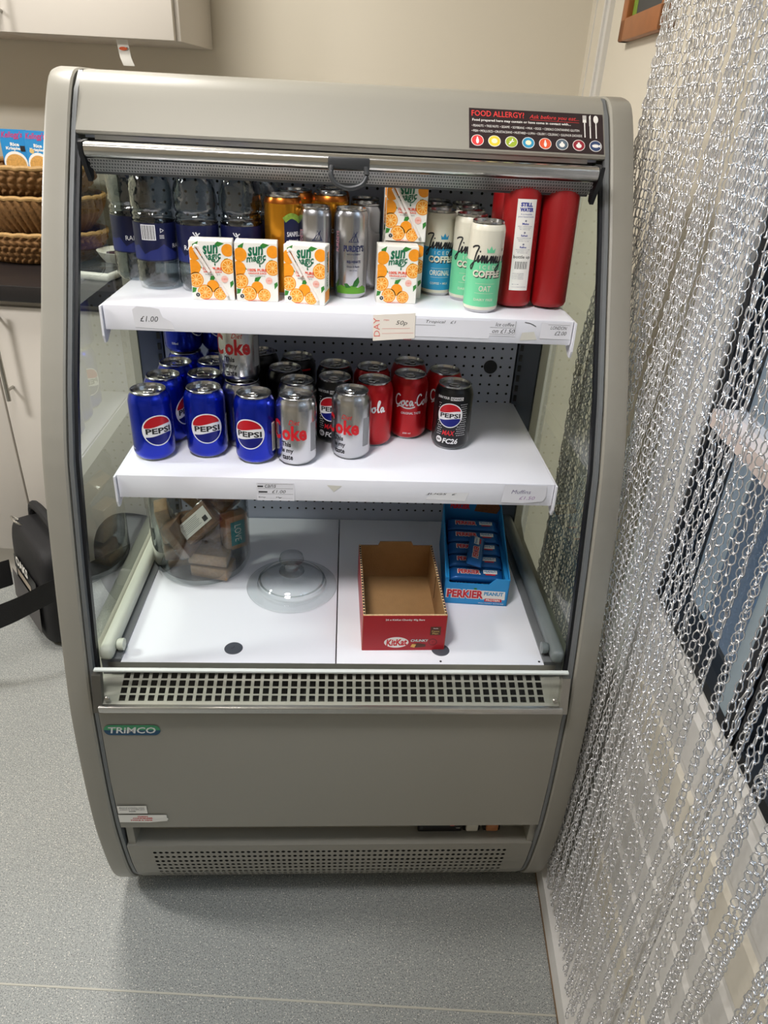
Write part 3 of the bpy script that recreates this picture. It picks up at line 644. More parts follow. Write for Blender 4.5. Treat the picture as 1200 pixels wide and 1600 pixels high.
# control recess
b = MB(); b.box((-0.372, -0.052, 0.21), (0.385, -0.045, 0.28), m_body); b.box((-0.385, -0.085, 0.2125), (-0.372, -0.045, 0.277), m_body); b.box((0.378, -0.085, 0.2125), (0.390, -0.045, 0.277), m_body); rc = b.build('control_recess', FR, flat=True)
b = MB(); b.rbox((0.165, -0.066, 0.216), (0.252, -0.05, 0.250), m_blk, 0.003); b.decal([RC(0.232, 0.236, 0.008, 0.003, m_red, 1), RC(0.244, 0.228, 0.008, 0.001, m_paper, 1), EL(0.172, 0.228, 0.003, 0.006, m_hg, 1)], plane_front(-0.066), step=0); b.build('thermostat', rc)
for x, cc, nm in ((0.272, (196, 192, 180), 'light_switch'), (0.312, (170, 112, 72), 'power_switch')):
    b = MB(); b.rbox((x-0.017, -0.062, 0.214), (x+0.017, -0.05, 0.25), m_blk, 0.002); b.rbox((x-0.012, -0.0675, 0.218), (x+0.012, -0.056, 0.247), mat(nm, cc, 0.4), 0.003); b.build('rocker_switch', rc)
# lower vent panel
b = MB(); va, vb = Vector((0, S_(0.2135)+0.003, 0.2125)), Vector((0, S_(0.045)+0.003, 0.045))
zs = [0.2125, 0.20, 0.18, 0.16, 0.14, 0.12, 0.10, 0.08, 0.065, 0.05, 0.040]
def vf(x, c):
    z = 0.196-c; return (x, S_(z)+0.003, z)
ncv, nrv = 62, 8; pv = 0.688/ncv; pvr = 0.0165
b.add([(-0.36, S_(0.19)+0.013, 0.20), (0.36, S_(0.19)+0.013, 0.20), (0.36, S_(0.06)+0.013, 0.06), (-0.36, S_(0.06)+0.013, 0.06)], [(0, 1, 2, 3)], m_blk)  # black sheet added so the vent holes read as shaded
perf(b, lambda a, c: vf(-0.345+a, c), ncv, nrv, pv, pvr, 0.0038, m_body)
def quadstrip(xa, xb, c0, c1, n=10):
    vs = []; fs = []
    for i in range(n+1):
        c = c0+(c1-c0)*i/n; vs += [vf(xa, c), vf(xb, c)]
    for i in range(n): fs.append((2*i, 2*i+2, 2*i+3, 2*i+1))
    b.add(vs, fs, m_body)
xw = WI-0.006; quadstrip(-xw, xw, -0.0175, 0, 4); quadstrip(-xw, -0.345, 0, nrv*pvr); quadstrip(0.343, xw, 0, nrv*pvr); quadstrip(-xw, xw, nrv*pvr, 0.158, 6)
b.add([(-xw, va.y, 0.2135), (xw, va.y, 0.2135), (xw, -0.045, 0.2125), (-xw, -0.045, 0.2125)], [(0, 1, 2, 3)], m_body)
b.build('vent_panel', FR, flat=True)
for x in (-0.33, 0.33):
    b = MB(); b.lathe([(0.02, 0.0), (0.022, 0.002), (0.022, 0.02), (0.008, 0.022), (0.008, 0.04)], m_dark, 20, cap=True); k = b.build('foot', FR); k.location = (x, 0.03, 0.0)
    b = MB(); b.lathe([(0.02, 0.0), (0.022, 0.002), (0.022, 0.02), (0.008, 0.022), (0.008, 0.04)], m_dark, 20, cap=True); k = b.build('foot', FR); k.location = (x, 0.48, 0.0)

# shelves
Z1, Z2, Z3 = 1.1786, 0.9274, 0.6385
def shelf(z, yf, h):
    b = MB(); b.rbox((-0.349, yf, z-0.003), (0.349, 0.415, z), m_shelf, 0.001)
    b.rbox((-0.349, yf-0.0015, z-h), (0.349, yf+0.002, z-0.0003), m_shelf, 0.001); b.box((-0.349, yf, z-h), (0.349, yf+0.015, z-h+0.0015), m_shelf)
    o = b.build('shelf', FR)
    for sx in (-1, 1):
        k = MB(); poly = [(yf-0.006, z-0.002), (yf-0.008, z-0.045), (yf-0.004, z-0.056), (yf+0.004, z-0.056), (yf+0.05, z-0.030), (0.40, z-0.028), (0.412, z-0.07), (0.415, z-0.002)]
        k.prism(poly, sx*0.350, sx*0.353, m_shelf, 'X'); fixn(k.build('bracket', o, flat=True))
    return o
s1 = shelf(Z1, 0.107, 0.037); s2 = shelf(Z2, 0.055, 0.040)
m_lab = mat('label_white', (232, 232, 238), 0.6, var=0.01)
def note(parent, yf, z, x0, x1, h0, h1, shapes, label, tilt=0, m=None, pts=None):
    b = MB(); cx = (x0+x1)/2; cy = -(h0+h1)/2
    base = P(pts, m or m_lab, 1) if pts else RC(cx, cy, x1-x0, h1-h0, m or m_lab, 1, tilt)
    b.decal([base]+shapes, lambda a, c, off: (a, yf-0.0018-off*1.5, z+c), step=0.01); tag(b.build('price_label', parent, flat=True), label)
def hw(s, cx, cy, w, h, m=None, **k): return T(s, cx, cy, w, h, m or m_ink, 2, -0.004, 0.25, **k)
y1 = 0.107; y2 = 0.055
note(s1, y1, Z1, 0, 0, 0, 0, [hw('\u00a31.00', -0.284, -0.019, 0.026, 0.008)], 'torn paper label reading one pound', pts=[(-0.307, -0.006), (-0.300, -0.001), (-0.280, -0.002), (-0.268, -0.004), (-0.264, -0.016), (-0.252, -0.022), (-0.248, -0.034), (-0.305, -0.032)], m=mat('torn_paper', (226, 226, 230), 0.6))
m_lred = mat('label_pale_red', (226, 120, 110), 0.6)
note(s1, y1-0.001, Z1, 0, 0, 0, 0, [T('DAY', 0.051, -0.019, 0.028, 0.009, m_lred, 2, 0.0, rot=PI/2+0.06), hw('50p', 0.088, -0.012, 0.017, 0.008), T('ITEM', 0.065, -0.008, 0.008, 0.002, m_lred), RC(0.08, -0.020, 0.042, 0.0004, m_lred, 2, 0.05), RC(0.083, -0.027, 0.048, 0.0004, m_lred, 2, 0.05), T('VOGUE', 0.098, -0.036, 0.012, 0.002, m_red)], 'cream day label with a handwritten price', pts=[(0.045, -0.001), (0.108, 0.004), (0.109, -0.034), (0.046, -0.040)], m=mat('cream_paper', (240, 232, 220), 0.6))
note(s1, y1, Z1, 0.109, 0.222, 0.004, 0.031, [hw('Tropical   £1', 0.147, -0.0085, 0.045, 0.0055), RC(0.124, -0.0135, 0.030, 0.0004, m_ink, 2)], 'wide white paper label reading tropical')
note(s1, y1, Z1, 0.222, 0.262, 0.003, 0.026, [hw('Ice coffee', 0.244, -0.0085, 0.028, 0.0055), hw('on £1.50', 0.243, -0.0185, 0.034, 0.0065), RC(0.241, -0.0135, 0.038, 0.0004, m_ink, 2), RC(0.2605, -0.013, 0.0004, 0.020, m_ink, 2), RC(0.241, -0.0235, 0.038, 0.0004, m_ink, 2)], 'paper label reading ice coffee')
note(s1, y1, Z1, 0.300, 0.348, 0.003, 0.028, [hw('LONDON', 0.327, -0.011, 0.025, 0.005), hw('£2.00', 0.331, -0.019, 0.018, 0.006), RC(0.327, -0.0065, 0.034, 0.0003, m_ink, 2)], 'paper label reading London')
note(s2, y2, Z2, -0.132, -0.072, 0.008, 0.040, [hw('cans', -0.110, -0.014, 0.018, 0.005), hw('£1.00', -0.097, -0.0235, 0.022, 0.0055), RC(-0.126, -0.0145, 0.009, 0.0025, m_ink, 2), RC(-0.122, -0.0245, 0.014, 0.0025, m_ink, 2), T('Emp_____Mgr_____', -0.102, -0.0345, 0.054, 0.003, m_ink)]+[RC(-0.102, -q, 0.056, 0.0003, m_ink, 2) for q in (0.010, 0.0180, 0.0280)], 'lined paper label reading cans one pound')
note(s2, y2-0.001, Z2, 0, 0, 0, 0, [hw('Muffins', 0.295, -0.014, 0.032, 0.007, mat('blue_ink', (110, 100, 140), 0.6)), hw('£1.50', 0.306, -0.025, 0.026, 0.006, mat('purple_ink', (170, 130, 180), 0.6))], 'curling paper label reading muffins', pts=[(0.267, -0.001), (0.336, -0.002), (0.337, -0.022), (0.332, -0.031), (0.30, -0.035), (0.264, -0.034)])
m_sm = mat('old_glue', (214, 212, 202), 0.6)
b = MB(); b.decal([P([(-0.020, -0.010), (0.004, -0.011), (-0.009, -0.022)], m_sm, 1)], lambda a, c, off: (a, y2-0.0018-off, Z2+c), step=0); b.build('glue_mark', s2, flat=True)
b = MB(); b.decal([hw('JUGS  £', 0.165, -0.022, 0.050, 0.004), P([(0.15, -0.02), (0.21, -0.018), (0.205, -0.034), (0.14, -0.032)], mat('tape_residue', (228, 228, 230), 0.4), 0)], lambda a, c, off: (a, y2-0.0018-off, Z2+c), step=0); b.build('price_label', s2, flat=True)
b = MB(); b.decal([ST([(0.274, -0.004), (0.284, -0.006), (0.292, -0.010)], 0.0009, m_dark), P([(0.272, -0.02), (0.290, -0.018), (0.296, -0.030), (0.27, -0.032)], m_sm, 1)], lambda a, c, off: (a, y1-0.0018-off, Z1+c), step=0); b.build('scuff_marks', s1, flat=True)

# ================================================================== DRINKS
def cylf(r, z0=0.0):
    """wrap print on a cylinder whose front faces -Y"""
    return lambda a, c, off: ((r+off)*math.sin(a/r), -(r+off)*math.cos(a/r), z0+c)
def ring_lid(b, r, z, m): pass
def make_lid(root, r, h, dark=False):
    b = MB(); mm = m_rim if not dark else mat('dark_lid', (120, 116, 112), 0.25, 1.0)
    b.lathe([(0, h-0.0045), (r-0.004, h-0.0045), (r-0.0025, h-0.0055), (r-0.0012, h-0.0005), (r-0.0004, h), (r+0.0003, h-0.0008), (r+0.0002, h-0.003), (r-0.001, h-0.004)], mm, 48)
    lid = b.build('lid', root)
    b = MB()
    pts = [(0.0, -0.004), (0.007, -0.007), (0.009, -0.014), (0.0, -0.018), (-0.009, -0.014), (-0.007, -0.007)]
    b.tube([(x*0.9, y*0.9+0.004, h-0.0028) for x, y in crom(pts+[pts[0]], 4)[:-1]], 0.0013, m_alu, 6, closed=True)
    b.rbox((-0.0055, -0.002, h-0.0042), (0.0055, 0.008, h-0.0022), m_alu, 0.0008)
    b.build('tab', lid)
    b = MB(); b.tube([(0.011*math.cos(t), 0.002+0.0-0.013*math.sin(t)+0.0, h-0.0044) for t in [PI*i/12 for i in range(13)]], 0.0005, mat('lid_score', (80, 80, 80), 0.3, 1.0), 5)
    b.build('opening', lid)
def can(name, r, h, m, shapes, label, cat='can', slim=False, neckm=None, group=None):
    root = empty(name, (0, 0, 0), label, cat, 0, group); b = MB(); nm = neckm or m
    rn = r-0.0055 if not slim else r-0.0028
    if slim:
        b.lathe([(r-0.006, 0.002), (r-0.0045, 0.0), (r-0.003, 0.0008), (r-0.001, 0.005)], m_rim, 64); b.lathe([(r-0.001, 0.005), (r, 0.008), (r, h-0.012)], m, 64)
        b.lathe([(r, h-0.012), (r-0.0008, h-0.008), (rn, h-0.004)], nm, 64)
    else:
        b.lathe([(r-0.009, 0.003), (r-0.0085, 0.0), (r-0.007, 0.0004), (r-0.0045, 0.004)], m_rim, 64)
        b.lathe([(r-0.0045, 0.004), (r-0.0012, 0.0085), (r, 0.012), (r, h-0.019), (r-0.0006, h-0.0155), (r-0.0030, h-0.0085), (rn-0.0004, h-0.0045), (rn-0.0006, h-0.0030)], m, 64)
    b.decal(shapes, cylf(r)); b.build('body', root, smooth=50); make_lid(root, rn, h, False); return root
placed = {}
def put(root, x, y, z, rot_deg, label, group, vary=True):
    """first use moves the original, later uses copy it with its parts; rot 0 = print faces the aisle"""
    if root.name in placed: o = copy_tree(root)
    else: o = root
    placed[root.name] = 1
    o.location = (x, y, z); o.rotation_euler = (0, 0, math.radians(rot_deg)); o['label'] = label; o['group'] = group
    return o
def vr(x, y): return math.degrees(math.atan2(0.0043-x, y+0.9539))   # turn that faces the camera side

# --- blue cola cans
m_pb = mat('cola_can_blue', (10, 40, 178), 0.26, 0.75, 0.02, coat=0.3)
m_pw = mat('print_white', (236, 236, 238), 0.3); m_pr = mat('globe_red', (196, 22, 36), 0.3, 0.2); m_pn = mat('globe_blue', (14, 24, 120), 0.3, 0.2)
def globe(cx, cy, R, ring=m_pw):
    n = 40; wave = lambda x: 0.10*R*math.sin(x/R*2.2+0.2)
    sh = [EL(cx, cy, R*1.08, R*1.08, ring, 1, 40)]
    y_up, y_dn = 0.30*R, -0.34*R
    def seg(top):
        pts = []
        xs = [-R+2*R*i/30 for i in range(31)]
        out = []
        for x in xs:
            yc = math.sqrt(max(R*R-x*x, 0)); yw = (y_up if top else y_dn)+wave(x)
            if top and yc > yw: out.append((x, yw, yc))
            if (not top) and -yc < yw: out.append((x, yw, -yc))
        return [(cx+a, cy+b) for a, b, c in out]+[(cx+a, cy+c) for a, b, c in reversed(out)]
    sh += [P(seg(True), m_pr, 2), P(seg(False), m_pn, 2)]
    sh += [T('PEPSI', cx+0.0005, cy-0.01*R, 1.72*R, 0.40*R, m_ink, 3, 0.03, rot=0.02)]
    return sh
sh = globe(0, 0.055, 0.0240)+[RC(0.046, 0.045, 0.010, 0.05, m_paper, 1)]+[RC(0.0425+0.0012*i, 0.045, 0.0005, 0.044, m_ink, 2) for i in range(7)]+[T('330ml', -0.052, 0.02, 0.012, 0.004, m_pw)]
pep = can('cola_can', 0.033, 0.1152, m_pb, sh, 'x')
G = 'blue cola cans on the middle shelf'
for x, y, z, r, l in [
    (-0.306, 0.131, Z2, 15, 'blue cola can at the front left corner of the middle shelf'),
    (-0.298, 0.199, Z2, 70, 'blue cola can directly behind the front left corner can'),
    (-0.291, 0.267, Z2, 110, 'third blue cola can back in the leftmost row of the middle shelf'),
    (-0.287, 0.335, Z2, -60, 'rearmost blue can of the leftmost row, with another can on top of it'),
    (-0.289, 0.335, Z2+0.1155, 62, 'blue cola can standing on top of the leftmost row, under the upper shelf'),
    (-0.222, 0.147, Z2, 0, 'blue cola can second from left at the front, with its globe facing straight out'),
    (-0.232, 0.214, Z2, -110, 'blue cola can directly behind the second front can from the left'),
    (-0.228, 0.282, Z2, 130, 'third blue cola can back in the second row, beside the stacked silver can'),
    (-0.222, 0.350, Z2, 40, 'rearmost blue can of the second row, with another can on top'),
    (-0.226, 0.352, Z2+0.1155, 5, 'blue can on top of the second row, just left of the raised silver can'),
    (-0.1395, 0.129, Z2, -20, 'blue cola can third from left at the front, its globe turned to the left')]:
    put(pep, x, y, z, vr(x, y)+r, l, G)
# --- silver diet cola cans
m_ds = brushed('diet_can_silver', (196, 196, 198), 0.24); m_cr = mat('coke_red_print', (206, 20, 34), 0.4)
sh = [T('C', -0.026, 0.062, 0.022, 0.034, m_cr, 1, 0.02), T('oke', 0.010, 0.060, 0.042, 0.026, m_cr, 1, 0.035), T('Diet', 0.010, 0.0785, 0.018, 0.008, m_cr, 2, 0, 0.4),
      T('This', -0.004, 0.040, 0.017, 0.0085, m_ink, 1, 0.025), T('is my', -0.002, 0.028, 0.021, 0.0095, m_ink, 1, 0.025), T('taste', -0.002, 0.017, 0.019, 0.008, m_ink, 1, 0.025),
      RC(0.046, 0.05, 0.014, 0.05, mat('nutrition_print', (150, 150, 152), 0.5), 1)]
diet = can('diet_cola_can', 0.033, 0.1152, m_ds, sh, 'x')
G = 'silver diet cola cans on the middle shelf'
for x, y, z, r, l in [
    (-0.0725, 0.126, Z2, -24, 'silver diet cola can at the front beside the third blue can'),
    (0.017, 0.154, Z2, -30, 'silver diet cola can standing alone at the front middle of the shelf'),
    (-0.075, 0.194, Z2, 100, 'silver diet cola can directly behind the front left silver can'),
    (-0.166, 0.190, Z2, 60, 'silver diet cola can carrying another one on top'),
    (-0.169, 0.195, Z2+0.1155, -22, 'silver diet cola can raised on top of another silver can')]:
    put(diet, x, y, z, vr(x, y)+r, l, G)
# --- black cans
m_pk = mat('can_black', (20, 20, 24), 0.3, 0.4, 0.02, coat=0.3)
sh = globe(0, 0.066, 0.0205)+[T('EARN YOUR', -0.014, 0.097, 0.022, 0.0045, m_pw, 2, 0.02), RC(0.010, 0.0965, 0.022, 0.006, m_pw, 1), T('REWARD', 0.010, 0.0965, 0.020, 0.0042, m_ink, 3, 0.03),
      T('MAX', 0.0, 0.034, 0.022, 0.009, m_cr, 2, 0.02, 0.2), T('FC26', 0.004, 0.019, 0.027, 0.010, m_pw, 2, 0.03, 0.2), EL(-0.0165, 0.020, 0.0058, 0.0058, m_pw, 1), T('EA', -0.0165, 0.020, 0.007, 0.004, m_ink, 3, 0.04), RC(0.046, 0.05, 0.012, 0.04, mat('nutrition_dark', (60, 60, 64), 0.5), 1)]
for j in range(15):
    for i in range(-7, 12):
        dx = (i+0.5*(j % 2))*0.0030; dy = 0.030+j*0.0040
        if dx*dx+(dy-0.066)**2 < 0.0235**2 or abs(dx) > 0.03 or dy > 0.092: continue
        if dy < 0.044 and abs(dx) < 0.0135: continue
        if abs(dx) < 0.012+abs(dy-0.066)*0.2 and dy > 0.08: continue
        sh.append(EL(dx, dy, 0.0008, 0.0008, m_pw, 1, 6))
pmax = can('black_cola_can', 0.033, 0.1152, m_pk, sh, 'x')
G = 'black cans on the middle shelf'
for x, y, z, r, l in [
    (0.194, 0.204, Z2, -6, 'black cola can with dotted print standing apart at the right of the middle shelf'),
    (-0.012, 0.218, Z2, -12, 'black cola can with a globe logo, half hidden behind the lone silver can'),
    (-0.013, 0.286, Z2, 150, 'dark can behind the half hidden black cola can, beside the red cans')]:
    put(pmax, x, y, z, vr(x, y)+r, l, G)
sh = [T('Zero', 0, 0.085, 0.02, 0.007, m_cr, 2, 0.02), T('Sugar', 0.0, 0.055, 0.03, 0.01, m_cr, 2, 0.02), RC(0, 0.097, 0.05, 0.0035, m_cr, 1)]
zero = can('zero_cola_can', 0.033, 0.1152, m_pk, sh, 'x')
for x, y, z, r, l in [
    (-0.100, 0.258, Z2, 60, 'black can behind the silver cans, second row from the back'),
    (-0.082, 0.324, Z2, 0, 'black can with a thin red line near the rear panel'),
    (-0.152, 0.345, Z2, 160, 'rearmost black can, close to the perforated back panel')]:
    put(zero, x, y, z, vr(x, y)+r, l, G)
# --- red cola cans
m_cc = mat('can_red', (186, 10, 22), 0.28, 0.5, 0.02, coat=0.3)
def script_coca(s=1.0, ox=0, oy=0, m=m_pw):
    w = 0.0024*s
    C = [(0.6, 1.25), (0.35, 1.45), (0.0, 1.2), (-0.15, 0.6), (0.05, 0.05), (0.45, 0.1), (0.8, 0.5)]
    o = [(1.15, 0.65), (0.9, 0.5), (0.85, 0.15), (1.1, 0.0), (1.3, 0.3), (1.2, 0.62), (1.35, 0.6)]
    c = [(1.85, 0.55), (1.65, 0.65), (1.5, 0.35), (1.6, 0.02), (1.85, 0.12)]
    a = [(2.45, 0.55), (2.2, 0.62), (2.05, 0.3), (2.2, 0.0), (2.45, 0.5), (2.5, 0.05), (2.7, 0.15)]
    hy = [(2.8, 0.4), (3.05, 0.45)]
    C2 = [(3.9, 1.25), (3.65, 1.5), (3.3, 1.2), (3.15, 0.6), (3.35, 0.05), (3.75, 0.1), (4.1, 0.5)]
    o2 = [(x+3.3, y) for x, y in o]
    l = [(4.85, 0.3), (5.25, 1.3), (5.1, 1.5), (4.95, 1.0), (5.0, 0.1), (5.25, 0.1)]
    a2 = [(x+3.35, y) for x, y in a]
    sw_ = [(0.1, -0.35), (0.6, -0.1), (1.3, -0.3), (2.1, -0.35), (2.9, -0.15)]
    sh = [ST(q, w/0.012/s, m, 2) for q in (C, o, c, a, C2, o2, l, a2)]+[ST(hy, w/0.012/s, m, 2, False), ST(sw_, w*0.9/0.012/s, m, 2)]
    return xf(sh, 0.0118*s, 0.0135*s, ox, oy)
sh = script_coca(1.0, -0.022, 0.066)+[T('ORIGINAL TASTE', 0.006, 0.052, 0.036, 0.0042, m_pw, 2, 0.01), T('ORIGINAL TASTE', -0.07, 0.052, 0.036, 0.0042, m_pw, 2, 0.01), T('330 ml', 0.0, 0.014, 0.014, 0.003, m_pw, 2)]
coke = can('red_cola_can', 0.033, 0.1152, m_cc, sh, 'x')
G = 'red cola cans on the middle shelf'
for x, y, z, r, l in [
    (0.056, 0.210, Z2, -50, 'front left red cola can, tucked behind the lone silver can'),
    (0.054, 0.278, Z2, 100, 'red cola can directly behind the front left red can'),
    (0.120, 0.246, Z2, 0, 'red cola can in the middle of the group, lettering facing out'),
    (0.123, 0.314, Z2, 80, 'rearmost red cola can, near the perforated back panel'),
    (0.184, 0.272, Z2, 2, 'red cola can at the right of the group, behind the dotted black can')]:
    put(coke, x, y, z, vr(x, y)+r, l, G)

# --- top shelf: slim cans
m_gold = mat('gold_can', (206, 140, 36), 0.26, 0.85, 0.04); m_navy = mat('navy_label', (12, 18, 58), 0.35); m_green = mat('green_print', (70, 140, 70), 0.4)
sh = [P([(-0.003, 0.0)]+[(0.0-0.003, 0.02), (-0.003, 0.118), (0.008, 0.126), (0.022, 0.120), (0.040, 0.100), (0.050, 0.06), (0.050, 0.0)], m_navy, 1), ST([(-0.003, 0.112), (0.008, 0.118), (0.022, 0.112), (0.034, 0.098)], 0.008, m_green, 2),
      T('SANPELLEGRINO', 0.024, 0.092, 0.046, 0.007, m_pw, 3, 0.02), T('Naturali', 0.012, 0.083, 0.016, 0.003, m_pw, 3), T('ARANCIATA', 0.022, 0.060, 0.036, 0.008, m_pw, 3, 0.02)]
sh[0] = P([(-0.003, 0.03), (-0.003, 0.116), (0.008, 0.122), (0.022, 0.116), (0.034, 0.102), (0.044, 0.07), (0.044, 0.03)], m_navy, 1)
gold = can('orange_soda_can', 0.0288, 0.146, m_gold, sh, 'x', slim=True, neckm=mat('copper_neck', (170, 96, 36), 0.28, 0.9))
G = 'gold orange soda cans on the top shelf'
for x, y, r, l in [(-0.0945, 0.225, 8, 'front gold soda can with a navy label, right of the water bottles'), (-0.080, 0.300, 60, 'gold soda can behind the front gold one, only its rim showing'), (-0.024, 0.277, -80, 'gold soda can behind the two silver slim cans'), (-0.022, 0.342, 100, 'rearmost gold soda can near the back panel')]:
    put(gold, x, y, Z1, vr(x, y)+r, l, G)
m_slv = brushed('slim_can_silver', (188, 188, 192), 0.26); m_pg = mat('purple_navy_print', (34, 40, 78), 0.4); m_leaf = mat('leaf_green', (96, 158, 50), 0.4, 0.3); m_leaf2 = mat('leaf_dark', (40, 104, 40), 0.4, 0.2)
sh = [ST([(-0.006, 0.086), (0.004, 0.097), (0.007, 0.086)], 0.0009, m_pg, 2, False), ST([(-0.003, 0.086), (0.001, 0.100), (0.009, 0.085)], 0.0009, m_pg, 2, False), ST([(0.0, 0.087), (0.006, 0.1)], 0.0009, m_pg, 2, False), ST([(-0.007, 0.0855), (0.009, 0.0855)], 0.0007, m_pg, 2, False),
      T("PURDEY'S", 0.002, 0.076, 0.033, 0.0095, m_pg, 2, 0.04), T('NATURAL ENERGY', 0.002, 0.0675, 0.022, 0.0022, m_pg, 2), T('REJUVENATE', 0.002, 0.056, 0.022, 0.0048, m_pg, 2, 0.03), T('Grape & Apple', 0.001, 0.049, 0.020, 0.0035, m_pg, 2), T('with ginseng', 0.001, 0.0435, 0.012, 0.0022, m_pg, 2),
      P([(-0.026, 0.008), (0.026, 0.008), (0.026, 0.016), (0.018, 0.020), (0.010, 0.017), (0.0, 0.021), (-0.008, 0.018), (-0.018, 0.021), (-0.026, 0.017)], m_leaf, 1), P([(0.0, 0.019), (0.003, 0.027), (0.010, 0.034), (0.012, 0.026), (0.008, 0.019)], m_leaf2, 2), P([(-0.002, 0.018), (-0.008, 0.024), (-0.013, 0.023), (-0.010, 0.017)], m_leaf2, 2), T('PURDEYS', -0.026, 0.085, 0.03, 0.006, mat('pink_print', (170, 120, 130), 0.4), 2, 0.01, rot=PI/2)]
pur = can('silver_slim_can', 0.0262, 0.132, m_slv, sh, 'x', slim=True)
G = 'silver slim cans on the top shelf'
for x, y, r, l in [(-0.046, 0.219, 6, 'silver slim can directly behind the third juice carton'), (0.010, 0.218, 8, 'front silver slim can with green leaves, fully in view'), (0.033, 0.287, -50, 'silver slim can behind and right of the leafy one'), (0.034, 0.356, 50, 'rearmost silver slim can, only its rim showing')]:
    put(pur, x, y, Z1, vr(x, y)+r, l, G)
m_cream = mat('iced_coffee_cream', (222, 218, 200), 0.35); m_jb = mat('iced_coffee_blue', (38, 140, 186), 0.35); m_jg = mat('iced_coffee_mint', (112, 206, 156), 0.35)
def jimmys(col, crown, flavour, fw_, lower):
    w = 0.0021
    J = [(0.0, 1.9), (0.5, 2.15), (1.1, 2.1), (0.75, 1.2), (0.45, 0.0), (0.1, -0.9), (-0.15, -0.6), (0.4, 0.0), (0.9, 0.3)]
    i_ = [(0.9, 0.3), (1.2, 1.0), (1.1, 0.1), (1.45, 0.5)]
    m1 = [(1.45, 0.4), (1.75, 1.0), (1.7, 0.05), (2.05, 1.0), (2.1, 0.05), (2.45, 1.0), (2.45, 0.1), (2.8, 0.5)]
    m2 = [(x+1.35, y) for x, y in m1]
    y_ = [(4.15, 0.95), (4.15, 0.15), (4.5, 0.3), (4.75, 0.95), (4.5, -0.3), (4.1, -1.0), (3.9, -0.7), (4.6, 0.0)]
    s_ = [(5.3, 0.3), (5.55, 0.9), (5.65, 0.2), (5.35, 0.05)]
    js = xf([ST(q, 0.22, m_ink, 4) for q in (J, i_, m1, m2, y_, s_)]+[EL(1.35, 1.5, 0.12, 0.12, m_ink, 4, 10), ST([(5.1, 1.9), (5.0, 1.6)], 0.18, m_ink, 4, False)], 0.0098, 0.0108, -0.0225, 0.0735)
    n = 2*PI*0.0262
    sh = [RC(0, 0.043, n*0.999, 0.066, col, 0)]
    sh += js+[P([(0.001, 0.0885), (0.0, 0.0955), (0.0035, 0.092), (0.0065, 0.098), (0.0095, 0.092), (0.013, 0.0955), (0.012, 0.0885)], crown, 2)]
    sh += [T('ICED', 0.004, 0.068, 0.024, 0.0055, m_cream, 2, 0, sp=1.6), T('COFFEE', 0.0052, 0.0572, 0.045, 0.011, m_ink, 2, 0.06), T('COFFEE', 0.004, 0.0582, 0.044, 0.0105, m_cream, 3, 0.045)]
    sh += [RC(0.003, 0.044, 0.03, 0.0004, m_cream, 2), T(flavour, 0.003, 0.0370, fw_, 0.0085, m_cream, 2, 0.02), RC(0.003, 0.0300, 0.03, 0.0004, m_cream, 2), T(lower, 0.003, 0.0205, 0.030, 0.0035, m_cream, 2, 0.01)]
    return sh
jb = can('iced_coffee_can', 0.0262, 0.1305, m_cream, jimmys(m_jb, m_jb, 'ORIGINAL', 0.034, 'COFFEE + MILK'), 'x', slim=True)
jg = can('oat_iced_coffee_can', 0.0262, 0.1305, m_cream, jimmys(m_jg, m_jg, 'OAT', 0.018, 'DAIRY FREE'), 'x', slim=True)
G = 'iced coffee cans on the top shelf'
for p, x, y, r, l in [(jb, 0.154, 0.260, 4, 'blue and cream iced coffee can, frontmost of its row'), (jb, 0.157, 0.330, 70, 'iced coffee can second in the row behind the blue one'), (jb, 0.160, 0.388, -60, 'iced coffee can at the back of the blue row'),
    (jg, 0.212, 0.157, 4, 'mint green oat iced coffee can at the front edge of the shelf'), (jg, 0.1985, 0.228, 0, 'mint green iced coffee can half hidden behind the front mint one'), (jg, 0.206, 0.300, 50, 'mint green iced coffee can third in its row'), (jg, 0.208, 0.366, 120, 'mint green iced coffee can at the back of its row')]:
    put(p, x, y, Z1, vr(x, y)+r, l, G)
